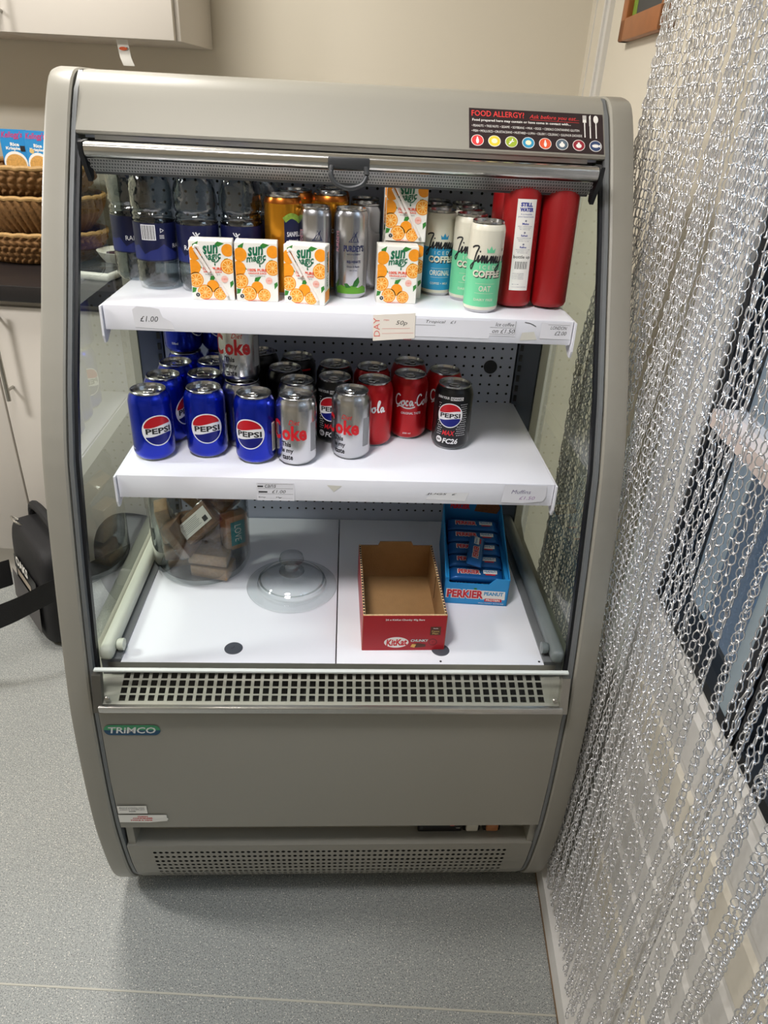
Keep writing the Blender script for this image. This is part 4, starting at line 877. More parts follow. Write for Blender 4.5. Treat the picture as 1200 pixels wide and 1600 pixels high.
# --- red bottles
m_rb = mat('red_bottle', (156, 16, 20), 0.42, 0.1, 0.03, coat=0.1)
def red_bottle(x, y, rz, label, lab, lean=0):
    t = empty('red_bottle', (x, y+0.008, Z1+0.002), label, 'bottle', math.radians(rz), 'tall red bottles on the top shelf'); t.rotation_euler[0] = -0.09; r = 0.0282
    b = MB(); b.lathe([(0, 0.001), (r-0.006, 0), (r-0.002, 0.003), (r, 0.008), (r, 0.168), (r-0.0015, 0.176), (r-0.006, 0.183), (r-0.013, 0.186), (0.012, 0.188), (0.012, 0.190)], m_rb, 56)
    b.decal([ST([(0.018+0.003*math.sin(i), 0.05+i*0.018), (0.024, 0.055+i*0.018), (0.019, 0.061+i*0.018)], 0.0007, mat('embossed_red', (206, 60, 60), 0.3), 1) for i in range(5)], cylf(r)); b.build('body', t)
    b = MB(); b.lathe([(0.013, 0.187), (0.0135, 0.188), (0.0135, 0.194), (0.012, 0.196), (0, 0.196)], m_rb, 32); b.build('cap', t)
    if lab:
        b = MB(); mb_ = mat('label_blue_print', (40, 56, 150), 0.5); g_ = mat('fine_print', (120, 122, 140), 0.5)
        sh = [RC(0, 0.09, 0.030, 0.130, m_paper, 1), T('STILL', -0.001, 0.1475, 0.018, 0.0058, mb_, 2, 0.06), T('WATER', 0.0, 0.1405, 0.021, 0.0058, mb_, 2, 0.06), T('in a reusable', 0, 0.1345, 0.017, 0.0026, mb_), T('plant based bottle', 0, 0.1305, 0.024, 0.0026, mb_)]
        for k, wd in enumerate(('Make', 'Refresh', 'Refine')):
            z = 0.121-k*0.0165; sh += [T(wd, 0, z, 0.010, 0.003, mb_, 2, 0.03)]+[RC(0, z-0.0035-0.0022*q, 0.022-0.003*q, 0.0006, g_) for q in range(3)]+[EL(0, z+0.004, 0.0014, 0.0014, g_)]
        sh += [T('bottle up', 0.0, 0.0735, 0.026, 0.006, m_ink, 2, 0.01)]+[RC(-0.009+i*0.0014, 0.062, (0.0005, 0.0009)[i % 3 == 0], 0.011, m_ink) for i in range(14)]+[RC(-0.003, 0.050-0.002*i, 0.018, 0.0006, g_) for i in range(5)]+[RC(-0.006, 0.034, 0.01, 0.0006, g_), RC(0, 0.030, 0.024, 0.0006, g_)]
        b.decal(sh, cylf(r)); b.build('paper_label', t)
red_bottle(0.2695, 0.182, 4, 'red bottle with a long white paper label, beside the mint iced coffee', True)
red_bottle(0.3275, 0.184, 0, 'red bottle without a label at the right end of the top shelf', False)
red_bottle(0.264, 0.246, 0, 'red bottle standing behind the labelled one, its left edge showing', False)
# --- water bottles
m_pet = glassmat('bottle_plastic', (0.90, 0.93, 0.95), 3.2, 0.05, 1.5, bump=0.8, bscale=60, edge=(0.35, 0.38, 0.42))
m_water = glassmat('bottle_water', (0.72, 0.76, 0.78), 1.0, 0.0, 1.33, edge=(0.3, 0.34, 0.38))
def water_bottle(x, y, rz, label, kind):
    t = empty('water_bottle', (x, y, Z1), label, 'bottle', math.radians(rz), 'water bottles on the top shelf'); r = 0.0325
    prof = [(0, 0.004), (0.012, 0.004), (0.020, 0.0), (0.026, 0.001), (r-0.001, 0.010), (r, 0.02), (r-0.0005, 0.042), (r-0.001, 0.045), (r-0.001, 0.098), (r-0.0002, 0.101), (r-0.002, 0.106), (r-0.001, 0.110), (r-0.003, 0.114), (r-0.0005, 0.119), (r-0.0003, 0.13), (r-0.002, 0.150), (r-0.006, 0.164), (r-0.015, 0.174), (0.0135, 0.180), (0.0130, 0.186)]
    b = MB(); seg = 64; vs = []; fs = []; pr = crom(prof, 3); n = len(pr)
    for i in range(seg):
        a = 2*PI*i/seg
        for rr, z in pr:
            d = 0.0
            if 0.002 < z < 0.03: d = -0.0022*max(0, math.cos(a*6))**3*(1-z/0.03)
            if 0.125 < z < 0.18: d = 0.0012*math.sin(a*5+z*160)*math.sin((z-0.125)/0.055*PI)
            vs.append(((rr+d)*math.cos(a), (rr+d)*math.sin(a), z))
    for i in range(seg):
        j = (i+1) % seg
        for k in range(n-1): fs.append((i*n+k, j*n+k, j*n+k+1, i*n+k+1))
    b.add(vs, fs, m_pet); b.build('body', t, smooth=60)
    b = MB(); b.lathe([(0, 0.006), (0.024, 0.004), (r-0.003, 0.012), (r-0.0022, 0.05), (r-0.003, 0.098), (r-0.005, 0.114), (r-0.003, 0.126), (r-0.004, 0.150), (r-0.009, 0.162), (0.016, 0.172), (0, 0.173)], m_water, 48); b.build('water', t)
    b = MB(); b.lathe([(r-0.0006, 0.044), (r-0.0004, 0.0445), (r-0.0004, 0.0985), (r-0.0006, 0.099)], m_navy, 64)
    m_nb = mat('label_mountain_blue', (30, 40, 104), 0.4)
    sh = [P([(-0.10, 0.046)]+[(-0.10+0.01*i, 0.062+0.006*math.sin(i*1.3)+0.003*math.sin(i*2.9)) for i in range(21)]+[(0.10, 0.046)], m_nb, 0)]
    if kind == 1:
        sh += [RC(-0.012, 0.086, 0.022, 0.022, m_pw, 1)]+[RC(-0.021+0.0015*i, 0.086, 0.0006 if i % 3 else 0.001, 0.020, m_ink, 2) for i in range(13)]+[EL(0.008, 0.089, 0.004, 0.004, m_pw, 1, 3), EL(0.008, 0.089, 0.0025, 0.0025, m_navy, 2, 3), T('RADNOR', 0.045, 0.066, 0.040, 0.006, m_pw, 2)]+[RC(0.008, 0.082-0.002*i, 0.007, 0.0007, m_pw, 1) for i in range(3)]
    else:
        sh += [T('RADNOR', 0.0, 0.067, 0.040, 0.007, m_pw, 2), T('HILLS', 0, 0.057, 0.014, 0.003, m_pw, 2), ST([(0.0, 0.076), (0.003, 0.083), (0.0, 0.090)], 0.002, m_pw, 2), ST([(-0.004, 0.090), (0.0, 0.085), (0.006, 0.089)], 0.0015, m_pw, 2), EL(0.001, 0.078, 0.002, 0.003, m_pw, 2)]
    b.decal(sh, cylf(r-0.0003)); b.build('label_sleeve', t)
    b = MB(); b.lathe([(0.0135, 0.182), (0.0150, 0.183), (0.0150, 0.193), (0.0135, 0.195), (0, 0.195)], mat('blue_cap', (20, 40, 120), 0.4), 28); b.build('cap', t)
water_bottle(-0.293, 0.230, vr(-0.293, 0.23)+2, 'water bottle at the front of the shelf with its barcode facing out', 1)
water_bottle(-0.344, 0.290, vr(-0.344, 0.29)+14, 'leftmost water bottle, slightly behind, its name half hidden', 0)
water_bottle(-0.2265, 0.224, vr(-0.2265, 0.224)-6, 'water bottle directly behind the first juice carton from the left', 0)
water_bottle(-0.1605, 0.2335, vr(-0.16, 0.2335)-16, 'water bottle behind the second juice carton, left of the gold can', 0)
water_bottle(-0.135, 0.305, 40, 'water bottle in the back row between the rightmost front bottle and the gold cans', 0)
# --- juice cartons
m_jw = mat('juice_white', (240, 238, 230), 0.35); m_or = mat('orange_fruit_print', (242, 152, 30), 0.4, var=0.12, scale=200); m_jgreen = mat('juice_green', (16, 108, 74), 0.4); m_lf = mat('juice_leaf', (50, 128, 48), 0.4); m_ored = mat('orange_red_print', (232, 84, 50), 0.4)
def orange(cx, cy, r, half):
    sh = [EL(cx, cy, r, r, m_or, 2, 22)]
    if half:
        sh += [EL(cx, cy, r*0.86, r*0.86, mat('pith', (252, 214, 140), 0.4), 3, 22)]
        for k in range(9):
            a = 2*PI*k/9; q = 2*PI/9*0.42; sh.append(P([(cx+r*0.12*math.cos(a), cy+r*0.12*math.sin(a)), (cx+r*0.78*math.cos(a-q), cy+r*0.78*math.sin(a-q)), (cx+r*0.78*math.cos(a+q), cy+r*0.78*math.sin(a+q))], m_or, 4))
    return sh
def leaf(cx, cy, l, a):
    c, q = math.cos(a), math.sin(a); pts = [(0, 0), (l*0.35, l*0.28), (l, 0), (l*0.35, -l*0.28)]
    return P([(cx+x*c-y*q, cy+x*q+y*c) for x, y in pts], m_lf, 1)
W_, H_, D_ = 0.0625, 0.0855, 0.034
def sunshapes():
    w, h = W_, H_; sh = []
    sh += [leaf(-0.026, 0.074, 0.014, 0.9), leaf(0.006, 0.081, 0.014, 0.1), leaf(0.024, 0.062, 0.012, -2.2), leaf(0.030, 0.030, 0.012, -1.9), leaf(-0.024, 0.018, 0.014, -2.6), leaf(-0.004, 0.030, 0.013, 0.6), leaf(-0.022, 0.052, 0.010, -0.6)]
    def cl(s):  # trim to the carton face
        v, f_, m, l = s; return ([(min(max(x, -w/2+0.0003), w/2-0.0003), min(max(y, 0.0004), h-0.0004)) for x, y in v], f_, m, l)
    sh += orange(-0.0235, 0.068, 0.010, False)+orange(-0.027, 0.048, 0.011, False)+orange(-0.024, 0.030, 0.011, True)+orange(0.0245, 0.073, 0.009, False)+orange(0.024, 0.050, 0.011, True)
    sh += orange(0.0, 0.021, 0.009, False)+orange(-0.012, 0.012, 0.011, True)+orange(0.010, 0.010, 0.0095, True)
    sh += [T('sun', -0.001, 0.0735, 0.023, 0.0125, m_jgreen, 5, 0.03, 0.25, rot=0.12), T('magic', 0.0, 0.0625, 0.030, 0.013, m_jgreen, 5, 0.02, 0.25, rot=0.14), ST([(0.004, 0.0555), (0.009, 0.0575), (0.013, 0.063)], 0.0014, m_jgreen, 5), EL(0.005, 0.0525, 0.001, 0.0018, m_jgreen, 5)]
    sh += [T('100% PURE', 0.001, 0.0465, 0.028, 0.0042, m_ored, 5, 0.03), T('ORANGE JUICE', 0.001, 0.0415, 0.027, 0.0032, m_ored, 5, 0.03), T('FROM CONCENTRATE', 0.001, 0.038, 0.022, 0.0016, m_ink, 5), EL(0.018, 0.0315, 0.0052, 0.0052, mat('pale_pink', (240, 190, 176), 0.4), 4, 20), T('1 OF 5', 0.018, 0.0315, 0.007, 0.002, m_ored, 5, 0.02), EL(-0.023, 0.008, 0.004, 0.004, m_jw, 6, 16), EL(-0.023, 0.008, 0.003, 0.003, m_ink, 7, 16), T('V', -0.023, 0.008, 0.0025, 0.003, m_jw, 8), T('SMOOTH', -0.004, 0.0018, 0.020, 0.0018, m_ored, 6, 0.02)]
    return [cl(s) for s in sh]
def juice(straw):
    t = empty('juice_carton', (0, 0, 0), 'x', 'carton'); w, h, d = W_, H_, D_
    b = MB(); b.rbox((-w/2, 0, 0), (w/2, d, h), m_jw, 0.0008, 1); b.box((-w/2+0.001, d*0.42, h-0.0002), (w/2-0.001, d*0.55, h+0.0012), m_jw)
    b.decal(sunshapes(), plane_front(0), step=0)
    sd = [(v, f_, m, l) for v, f_, m, l in [T('sun magic', 0.017, 0.05, 0.05, 0.012, m_jgreen, 2, 0.02, rot=PI/2), RC(0.017, 0.012, 0.03, 0.016, m_or, 1), RC(0.024, 0.06, 0.006, 0.03, m_or, 1)]]
    b.decal(sd, lambda a, c, off: (w/2+off, a, c), step=0); b.build('box', t, smooth=20)
    if straw:
        b = MB(); pa = [(-0.0235, 0.0755), (-0.0215, 0.079), (-0.0175, 0.0775), (0.0215, 0.008)]
        b.tube([(x, -0.0034, z) for x, z in crom(pa[:3], 4)]+[(0.002, -0.0034, 0.0425), (0.0215, -0.0034, 0.008)], 0.0024, mat('straw_white', (236, 228, 220), 0.35), 8)
        b.tube([(-0.0230, -0.0034, 0.0745), (-0.0035, -0.0034, 0.042)], 0.0022, mat('straw_white', (236, 228, 220), 0.35), 8)
        sl = MB()
        b.build('straw', t)
    return t
jc, jp = juice(True), juice(False)
G = 'orange juice cartons on the top shelf'
for p, x, y, z, r, l in [
    (jc, -0.196, 0.1525, Z1, 4, 'leftmost juice carton at the front, with a straw across its face'),
    (jp, -0.130, 0.1540, Z1, 3, 'second juice carton from the left at the front, without a straw'),
    (jc, -0.0585, 0.1475, Z1, -10, 'third juice carton at the front, with a straw, in front of a silver can'),
    (jp, 0.0825, 0.1745, Z1, 2, 'juice carton at the front on its own, without a straw, under a stacked one'),
    (jp, 0.0930, 0.2120, Z1, 0, 'lower juice carton supporting the raised one with a straw'),
    (jc, 0.0940, 0.2080, Z1+0.0872, -2, 'juice carton with a straw raised on top of another carton'),
    (jp, 0.0930, 0.2480, Z1, 0, 'juice carton third back in the stacked pile, mostly hidden'),
    (jp, 0.0930, 0.2450, Z1+0.0872, 0, 'juice carton behind the raised one, its top edge showing')]:
    o = put(p, x, y, z, r, l, G)

# ================================================================== BOTTOM DECK
# glass jar of wrapped slices
JX, JY, JR = -0.268, 0.238, 0.092
t = empty('glass_jar', (JX, JY, Z3), 'large clear glass jar full of wrapped slices at the left of the bottom deck', 'jar')
b = MB(); b.lathe([(0, 0.001), (JR-0.02, 0.0), (JR-0.006, 0.006), (JR, 0.022), (JR+0.001, 0.10), (JR, 0.165), (JR-0.006, 0.185), (JR-0.014, 0.196), (JR-0.015, 0.204), (JR-0.011, 0.208), (JR-0.015, 0.212), (JR-0.018, 0.208), (JR-0.018, 0.196), (JR-0.010, 0.184), (JR-0.004, 0.165), (JR-0.003, 0.10), (JR-0.004, 0.024), (JR-0.012, 0.012), (0, 0.010)], m_clear, 72); fixn(b.build('body', t))
b = MB(); b.lathe([(0, 0.226), (0.03, 0.225), (JR-0.016, 0.218), (JR-0.010, 0.214), (JR-0.010, 0.210)], m_clear, 60); b.build('rim_plate', t)
m_oat = mat('oat_slice', (178, 140, 96), 0.7, var=0.4, scale=160, bump=0.4); m_choc = mat('brown_slice', (120, 80, 48), 0.6, var=0.3, scale=120); m_teal = mat('teal_label', (40, 136, 140), 0.5); m_film = glassmat('film', (0.97, 0.96, 0.94), 2.2, 0.15, 1.5, bump=0.8, bscale=50)
sl = [((-0.034, 0.006, 0.017), (0.0, 0.0, 0.3), 0, 0, 'wrapped oat slice lying flat at the bottom left of the jar'), ((0.026, -0.038, 0.017), (0, 0, -0.25), 0, 0, 'wrapped oat slice lying at the bottom of the jar, nearest the glass'),
      ((0.022, -0.034, 0.044), (0, 0.05, -0.12), 0, 0, 'wrapped oat slice second up on the bottom right pile'), ((-0.034, -0.014, 0.045), (0, 0.1, 0.35), 1, 0, 'darker wrapped slice second up at the left of the jar'),
      ((-0.062, -0.016, 0.105), (0, 1.42, 0.25), 0, 2, 'wrapped slice standing at the left side with a white label'), ((0.066, -0.010, 0.085), (PI/2, PI/2, 0.65), 0, 1, 'wrapped slice with a teal label standing at the right side of the jar'),
      ((0.006, -0.040, 0.118), (0.95, -0.75, 0.10), 1, 2, 'wrapped slice with a long white ingredients label tilted toward the front'), ((-0.018, 0.020, 0.082), (0.3, 0.2, 0.8), 1, 0, 'brown wrapped slice in the middle of the jar'), ((0.03, 0.045, 0.13), (0.5, 0.4, -0.6), 1, 0, 'brown wrapped slice high at the back of the jar'), ((-0.025, 0.045, 0.135), (0.2, 0.9, 0.4), 0, 0, 'wrapped oat slice high at the back left of the jar'),
      ((-0.028, -0.042, 0.088), (0.5, 1.1, 0.1), 1, 0, 'brown wrapped slice standing beside the left pile near the glass'), ((0.030, 0.005, 0.165), (0.2, 0.3, 0.5), 1, 0, 'topmost brown wrapped slice, right below the jar neck'), ((0.03, 0.03, 0.05), (0, 0, 0.9), 0, 0, 'wrapped oat slice at the back behind the front pile')]
for (px, py, pz), rot, kind, lab, lb in sl:
    o = empty('wrapped_slice', (JX+px, JY+py, Z3+pz), lb, 'snack slice', 0, 'wrapped slices in the glass jar'); o.rotation_euler = rot
    b = MB(); b.rbox((-0.037, -0.024, -0.0125), (0.037, 0.024, 0.0125), m_choc if kind else m_oat, 0.003); b.build('slice', o)
    b = MB(); b.rbox((-0.039, -0.026, -0.0138), (0.039, 0.026, 0.0138), m_film, 0.004); b.build('wrapper', o)
    if lab:
        b = MB(); mm = m_teal if lab == 1 else m_paper
        sh = [RC(0, 0, 0.052 if lab == 1 else 0.066, 0.030, mm, 1)]
        if lab == 1: sh += [T('LOVE', 0, 0, 0.036, 0.014, m_paper, 2, 0.0)]
        else: sh += [RC(-0.008, 0.010-0.003*i, 0.04-0.004*(i % 3), 0.0009, mat('fine_print2', (150, 150, 150), 0.5), 2) for i in range(7)]+[RC(0.022, -0.006, 0.010, 0.010, m_ink, 2)]
        b.decal(sh, (lambda a, c, off: (a, c, 0.0140+off)) if lab == 1 else (lambda a, c, off: (a, c, 0.0140+off)), step=0); b.build('label', o, flat=True)
# glass lid resting on the deck
t = empty('glass_cover', (-0.088, 0.162, Z3), 'clear round glass lid with a knob resting beside the jar', 'glass cover')
R0 = 0.0860
b = MB(); b.lathe([(0, 0.0035), (0.055, 0.0035), (R0-0.002, 0.001), (R0, 0.003), (R0-0.001, 0.0055), (0.066, 0.0075), (0.064, 0.010), (0.0635, 0.017), (0.059, 0.020), (0.057, 0.023), (0.045, 0.028), (0.028, 0.032), (0.0, 0.034)], m_clear, 72); fixn(b.build('dish', t))
b = MB(); b.lathe([(0.0605, 0.018), (0.0625, 0.0200), (0.0605, 0.0215), (0.0585, 0.0200), (0.0605, 0.018)], glassmat('glass_rim', (0.85, 0.88, 0.87), 3.0), 72); b.build('ridge', t)
b = MB(); b.lathe([(0.0, 0.034), (0.022, 0.034), (0.024, 0.037), (0.022, 0.040), (0.014, 0.043), (0.013, 0.048), (0.020, 0.055), (0.0235, 0.063), (0.021, 0.071), (0.012, 0.0755), (0.0, 0.077)], m_clear, 48); fixn(b.build('knob', t))
# empty chocolate bar box
t = empty('chocolate_bar_box', (0.114, -0.0185, Z3), 'open empty red cardboard box with brown inside on the bottom deck', 'box', math.radians(1.2))
m_kr = mat('box_red', (170, 22, 34), 0.4, var=0.03); m_card = mat('brown_cardboard', (160, 122, 78), 0.8, var=0.1, scale=60, bump=0.3); m_edge = mat('card_edge', (206, 176, 132), 0.8, var=0.4, scale=300)
w2, dp, hh, th = 0.070, 0.218, 0.074, 0.003
def wall(name, a, c, out=m_kr):
    b = MB(); (x0, y0, z0), (x1, y1, z1) = a, c
    b.box(a, c, m_card); return b, name
b = MB(); b.box((-w2, 0, 0), (w2, dp, 0.0025), m_card); b.build('base', t, flat=True)
b = MB(); b.box((-w2, 0, 0), (w2, th, hh), m_card); b.box((-w2, 0, hh), (w2, th, hh+0.0008), m_edge); b.box((-w2, -0.0006, 0), (w2, 0, hh), m_kr)
m_sg = mat('dark_square', (84, 42, 24), 0.5); m_gt = mat('gold_text', (200, 170, 100), 0.5)
sh = [T('24 x KitKat Chunky 40g Bars', 0.0, 0.0655, 0.066, 0.0048, m_paper, 2, 0.02), EL(-0.0125, 0.0175, 0.021, 0.0115, m_paper, 1, 32), T('KitKat', -0.012, 0.0175, 0.036, 0.0145, m_red, 3, 0.035, 0.15, rot=0.05), T('CHUNKY', 0.027, 0.0215, 0.031, 0.0062, m_ink, 2, 0.07, 0.1), T('CHUNKY', 0.027, 0.0215, 0.030, 0.0055, m_paper, 3, 0.02, 0.1),
      P([(0.014, 0.013), (0.024, 0.016), (0.038, 0.013), (0.038, 0.008), (0.022, 0.006), (0.014, 0.009)], m_sg, 2), P([(0.012, 0.008), (0.019, 0.006), (0.022, 0.013), (0.015, 0.014)], mat('wafer', (226, 176, 90), 0.6), 3), RC(0.053, 0.042, 0.018, 0.018, m_sg, 1), T('Cocoa', 0.053, 0.0415, 0.013, 0.0035, m_gt, 2, 0.02), T('Plan', 0.053, 0.0365, 0.010, 0.0035, m_gt, 2, 0.02), T('Nestle', 0.053, 0.0475, 0.008, 0.002, m_paper, 2, 0.02), EL(0.050, 0.018, 0.0075, 0.0075, mat('dull_ring', (120, 24, 30), 0.5), 1), EL(0.050, 0.018, 0.0058, 0.0058, m_kr, 2), T('Y', 0.050, 0.018, 0.005, 0.005, mat('dull_ring', (120, 24, 30), 0.5), 3)]
b.decal(sh, plane_front(-0.0006), step=0); b.build('front_panel', t, flat=True)
b = MB()
for sx in (-1, 1):
    xa, xb = (-w2-0.0006, -w2+th) if sx < 0 else (w2-th, w2+0.0006)
    b = MB(); b.box((xa, 0, 0), (xb, dp, hh), m_card); b.box((xa, 0.002, hh), (xb, dp, hh+0.0008), m_edge); xo_ = xa if sx < 0 else xb; b.box((min(xo_, xo_+sx*0.0005), 0, 0), (max(xo_, xo_+sx*0.0005), dp, hh), m_kr)
    for i in range(26): b.box((xa+0.0004, 0.004+i*0.0082, hh+0.0006), (xb-0.0004, 0.0075+i*0.0082, hh+0.0016), m_ink)
    if sx > 0: b.box((xa-0.0006, 0.12, 0.02), (xa, 0.123, hh-0.006), mat('card_slot', (84, 58, 34), 0.9))
    b.build('side_panel', t, flat=True)
b = MB(); b.box((-w2, dp-th, 0), (w2, dp, hh), m_card); b.box((-w2, dp, 0), (w2, dp+0.0005, hh), m_kr); b.build('back_panel', t, flat=True)
b = MB(); b.prism([(-0.034, hh), (0.034, hh), (0.030, hh+0.009), (-0.030, hh+0.009)], dp-th, dp, m_card, 'Y'); b.build('tear_flap', t, flat=True)
# blue snack bar box
t = empty('snack_bar_box', (0.258, 0.112, Z3), 'open blue display box of peanut protein bars at the right rear of the bottom deck', 'box', math.radians(-4.5))
m_pkb = mat('box_bright_blue', (34, 146, 212), 0.45, var=0.02); m_pki = mat('box_inner_blue', (20, 110, 176), 0.6); m_prd = mat('logo_red', (206, 30, 44), 0.4)
w2, dp = 0.060, 0.205
b = MB(); b.box((-w2, 0, 0), (w2, dp, 0.002), m_pkb); b.build('base', t, flat=True)
b = MB(); b.prism([(-w2, 0), (w2, 0), (w2, 0.058), (0.030, 0.062), (0.022, 0.050), (-w2, 0.054)], 0, 0.0018, m_pkb, 'Y'); b = MB(); b.prism([(-w2, 0), (w2, 0), (w2, 0.060), (0.034, 0.060), (0.022, 0.047), (-0.05, 0.047), (-w2, 0.056)], 0, 0.0018, m_pkb, 'Y')
sh = [T('PERKIER', -0.020, 0.0235, 0.072, 0.0210, m_paper, 1, 0.09), T('PERKIER', -0.020, 0.0235, 0.068, 0.0180, m_prd, 2, 0.045), P([(0.011, 0.014), (0.055, 0.014), (0.054, 0.033), (0.010, 0.033)], m_paper, 1), T('PEANUT', 0.033, 0.0265, 0.036, 0.0085, mat('peanut_blue', (60, 150, 200), 0.4), 2, 0.045), P([(0.017, 0.0085), (0.050, 0.0085), (0.049, 0.0155), (0.018, 0.0155)], m_prd, 2), T('PROTEIN', 0.033, 0.012, 0.026, 0.0045, m_paper, 3, 0.03), T('VEGAN FRIENDLY  GLUTEN FREE', 0.030, 0.0045, 0.048, 0.0020, m_paper, 2, 0.02), EL(-0.002, 0.0365, 0.003, 0.002, m_lf, 3)]
b.decal(sh, plane_front(0), step=0); fixn(b.build('front_panel', t, flat=True))
for sx in (-1, 1):
    b = MB(); b.prism([(0, 0), (dp, 0), (dp, 0.104), (0.12, 0.085), (0, 0.060)], sx*(w2-0.0018), sx*w2, m_pkb, 'X')
    b.box((min(sx*(w2-0.008), sx*w2), 0.004, 0.0), (max(sx*(w2-0.008), sx*w2), dp, 0.056), m_pkb); fixn(b.build('side_panel', t, flat=True))
b = MB(); b.box((-w2, dp-0.002, 0), (w2, dp, 0.112), m_pki)
b.decal([P([(0.005, 0.088), (0.052, 0.084), (0.058, 0.098), (0.052, 0.110), (0.010, 0.110)], mat('nut_bar_picture', (110, 66, 34), 0.7, var=0.6, scale=260), 1), T('PERKIER', -0.025, 0.098, 0.04, 0.012, m_prd, 2, 0.05)], plane_front(dp-0.002), step=0); b.build('back_panel', t, flat=True)
m_wrap = mat('bar_wrapper_blue', (18, 92, 160), 0.3, 0.25, 0.1, 30, bump=0.2, bscale=80)
def bar(loc, rot, lb):
    o = empty('snack_bar', (0, 0, 0), lb, 'snack bar', 0, 'peanut bars in the blue box'); o.matrix_world = Matrix.Translation((0.258, 0.112, Z3)) @ Matrix.Rotation(math.radians(-4.5), 4, 'Z') @ Matrix.Translation(loc) @ Matrix.Rotation(rot[2], 4, 'Z') @ Matrix.Rotation(rot[0], 4, 'X') @ Matrix.Rotation(rot[1], 4, 'Y')
    b = MB(); n = 14; vs = []; fs = []; L = 0.050
    for i in range(n+1):
        x = -L+2*L*i/n; e = min(1, (L-abs(x))/0.010); hgt = 0.0008+0.0072*math.sqrt(max(0, e)); wd = 0.0155
        for k in range(12):
            a = 2*PI*k/12; ca_, sa_ = math.cos(a), math.sin(a); vs.append((x, wd*math.copysign(abs(ca_)**0.5, ca_), hgt*math.copysign(abs(sa_)**0.6, sa_)))
    for i in range(n):
        for k in range(12): fs.append((i*12+k, i*12+(k+1) % 12, i*12+12+(k+1) % 12, i*12+12+k))
    fs += [tuple(range(12)), tuple(n*12+k for k in reversed(range(12)))]
    b.add(vs, fs, m_wrap)
    b.decal([T('PERKIER', -0.014, 0.001, 0.044, 0.0125, m_paper, 1, 0.09), T('PERKIER', -0.014, 0.001, 0.041, 0.0105, m_prd, 2, 0.045), RC(0.026, 0.002, 0.026, 0.0095, m_paper, 1), T('PEANUT', 0.026, 0.003, 0.023, 0.005, mat('peanut_blue', (60, 150, 200), 0.4), 2, 0.04), RC(0.026, -0.0050, 0.018, 0.003, m_prd, 2)], lambda a, c, off: (a, c, 0.0082+off), step=0.0)
    fixn(b.build('wrapper', o, smooth=60)); return o
for i in range(5):
    bar((0, 0.030+i*0.034, 0.046+i*0.0065), (0.19, 0, 0), 'peanut bar number %s in the box, counted from its front, lying across' % ('one', 'two', 'three', 'four', 'five')[i])
bar((0.0, 0.075, 0.071), (0.2, 0, 1.42), 'peanut bar lying lengthwise on top of the other bars')
for i in range(4): bar((0, 0.032+i*0.036, 0.018), (0, 0, 0), 'peanut bar hidden in the lower layer of the blue box')

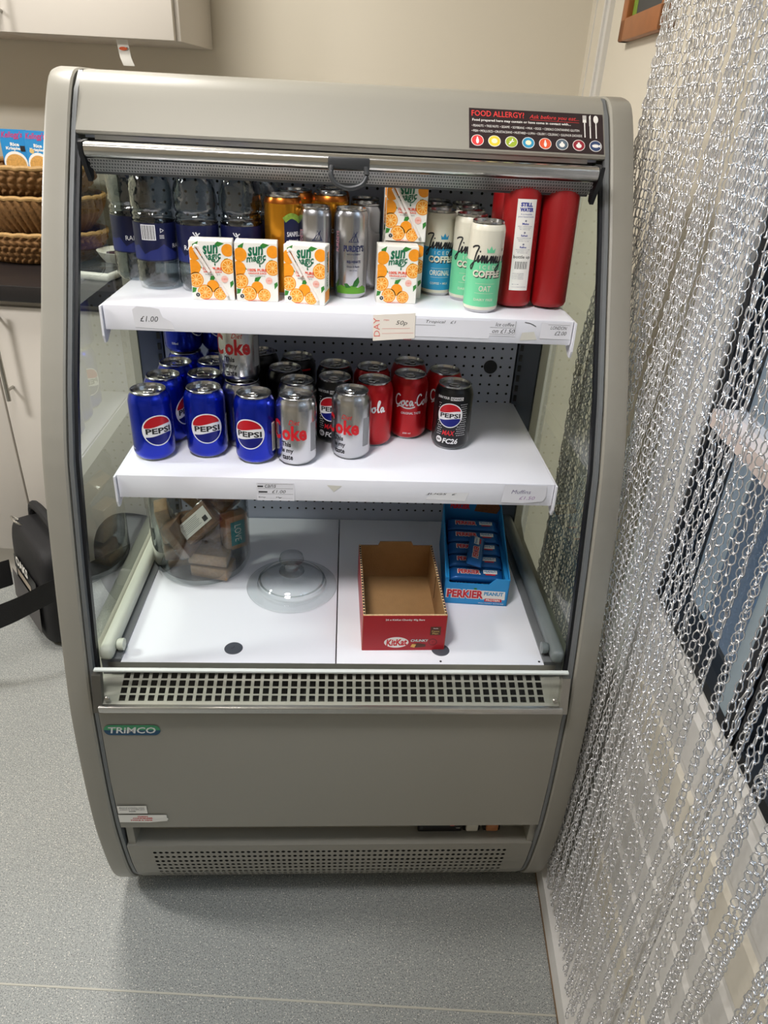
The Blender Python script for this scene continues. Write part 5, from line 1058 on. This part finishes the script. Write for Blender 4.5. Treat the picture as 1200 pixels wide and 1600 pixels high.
# ================================================================== CHAIN CURTAIN
def chain_curtain():
    rnd = np.random.RandomState(3); wr = 0.00085; pit_ = 0.0140
    # one open link: narrow hooked top, wide rounded bottom
    path = np.array([(-0.0010, 0.0), (-0.0038, -0.0048), (-0.0041, -0.0100), (-0.0012, -0.0150), (0.0012, -0.0150), (0.0041, -0.0100), (0.0038, -0.0048), (0.0010, 0.0)])
    n = len(path); k = 4; base = []
    for i in range(n):
        d = path[(i+1) % n]-path[i-1]; d = d/np.linalg.norm(d); nx, nz = -d[1], d[0]
        for q in range(k):
            a = 2*PI*q/k+PI/4; base.append((path[i, 0]+nx*math.cos(a)*wr, math.sin(a)*wr, path[i, 1]+nz*math.cos(a)*wr))
    base = np.array(base); fb = []
    for i in range(n):
        j = (i+1) % n
        for q in range(k): fb.append((i*k+q, i*k+(q+1) % k, j*k+(q+1) % k, j*k+q))
    nb = len(base)   # bright crimp at the foot of each link
    for x in (-0.0026, 0.0026):
        for q in range(4): a = PI/2*q+PI/4; base = np.vstack([base, [(x, -0.0010+math.cos(a)*0.0012, -0.0146+math.sin(a)*0.0012)]])
    fb += [(nb+q, nb+(q+1) % 4, nb+4+(q+1) % 4, nb+4+q) for q in range(4)]+[(nb+3, nb+2, nb+1, nb), (nb+4, nb+5, nb+6, nb+7)]
    fb = np.array(fb); V = []
    strands = []
    d = 0.405
    while d > -0.25:
        strands.append((d, 0.4505+rnd.uniform(-0.004, 0.004))); d -= 0.0098+rnd.uniform(-0.001, 0.001)
    for c, w_, m_ in ((-0.262, 0.016, 2), (-0.312, 0.028, 4), (-0.367, 0.026, 3), (-0.403, 0.006, 2), (-0.433, 0.030, 4), (-0.482, 0.024, 4), (-0.524, 0.034, 4), (-0.59, 0.03, 4), (-0.65, 0.03, 4), (-0.71, 0.03, 4)):
        for i in range(m_): strands.append((c+(i/(m_-1)-0.5)*w_, 0.4505+rnd.uniform(-0.007, 0.007)))
    for (dv, uu) in strands:
        ztop = 1.80; zbot = 0.085+rnd.uniform(-0.012, 0.012); nl = int((ztop-zbot)/pit_); ph = rnd.uniform(-0.002, 0.002)
        z = ztop+ph-np.arange(nl)*pit_
        s = np.clip((1.36-z)/0.36, 0, 1); s = s*s*(3-2*s); lean = 0.12*max(0.0, min(1, (dv+0.15)/0.5))
        vv = dv+lean*s+0.0025*np.sin(z*9+dv*40)
        uv = uu+0.003*np.sin(z*6+dv*25)
        sg = np.where(np.arange(nl) % 2 == 0, 1, -1); ang = sg*0.30+rnd.uniform(-0.9, 0.9)+rnd.uniform(-0.2, 0.2, nl); tilt = rnd.uniform(-0.15, 0.15, nl)
        ca_, sa_ = np.cos(ang)[:, None], np.sin(ang)[:, None]
        # local x runs along v, local y along u
        lx = base[None, :, 0]; ly = base[None, :, 1]+tilt[:, None]*base[None, :, 2]; lz = base[None, :, 2]+0*lx
        X = lx*ca_-ly*sa_; Y = lx*sa_+ly*ca_
        P_ = np.stack([uv[:, None]+Y, vv[:, None]+X, z[:, None]+np.broadcast_to(lz, X.shape)], -1); V.append(P_.reshape(-1, 3))
    V = np.concatenate(V); nl = len(V)//len(base); F = (fb[None]+(np.arange(nl)*len(base))[:, None, None]).reshape(-1, 4)
    me = bpy.data.meshes.new('chain_curtain'); me.vertices.add(len(V)); me.vertices.foreach_set('co', V.astype(np.float32).ravel())
    me.loops.add(F.size); me.loops.foreach_set('vertex_index', F.astype(np.int32).ravel()); me.polygons.add(len(F))
    me.polygons.foreach_set('loop_start', np.arange(0, F.size, 4, dtype=np.int32)); me.polygons.foreach_set('use_smooth', np.ones(len(F), bool))
    me.update(calc_edges=True); me.materials.append(mat('chain_aluminium', (226, 226, 228), 0.22, 0.72, 0.05, 40))
    o = bpy.data.objects.new('chain_curtain', me); COL.objects.link(o); o.matrix_world = RM
    tag(o, 'silver metal chain fly curtain hanging in the doorway right of the fridge', 'curtain', None, 'stuff')
    b = MB(); b.box((0.43, -1.0, 1.795), (0.47, 0.42, 1.82), m_alu); r = b.build('curtain_rail', o, flat=True)
chain_curtain()
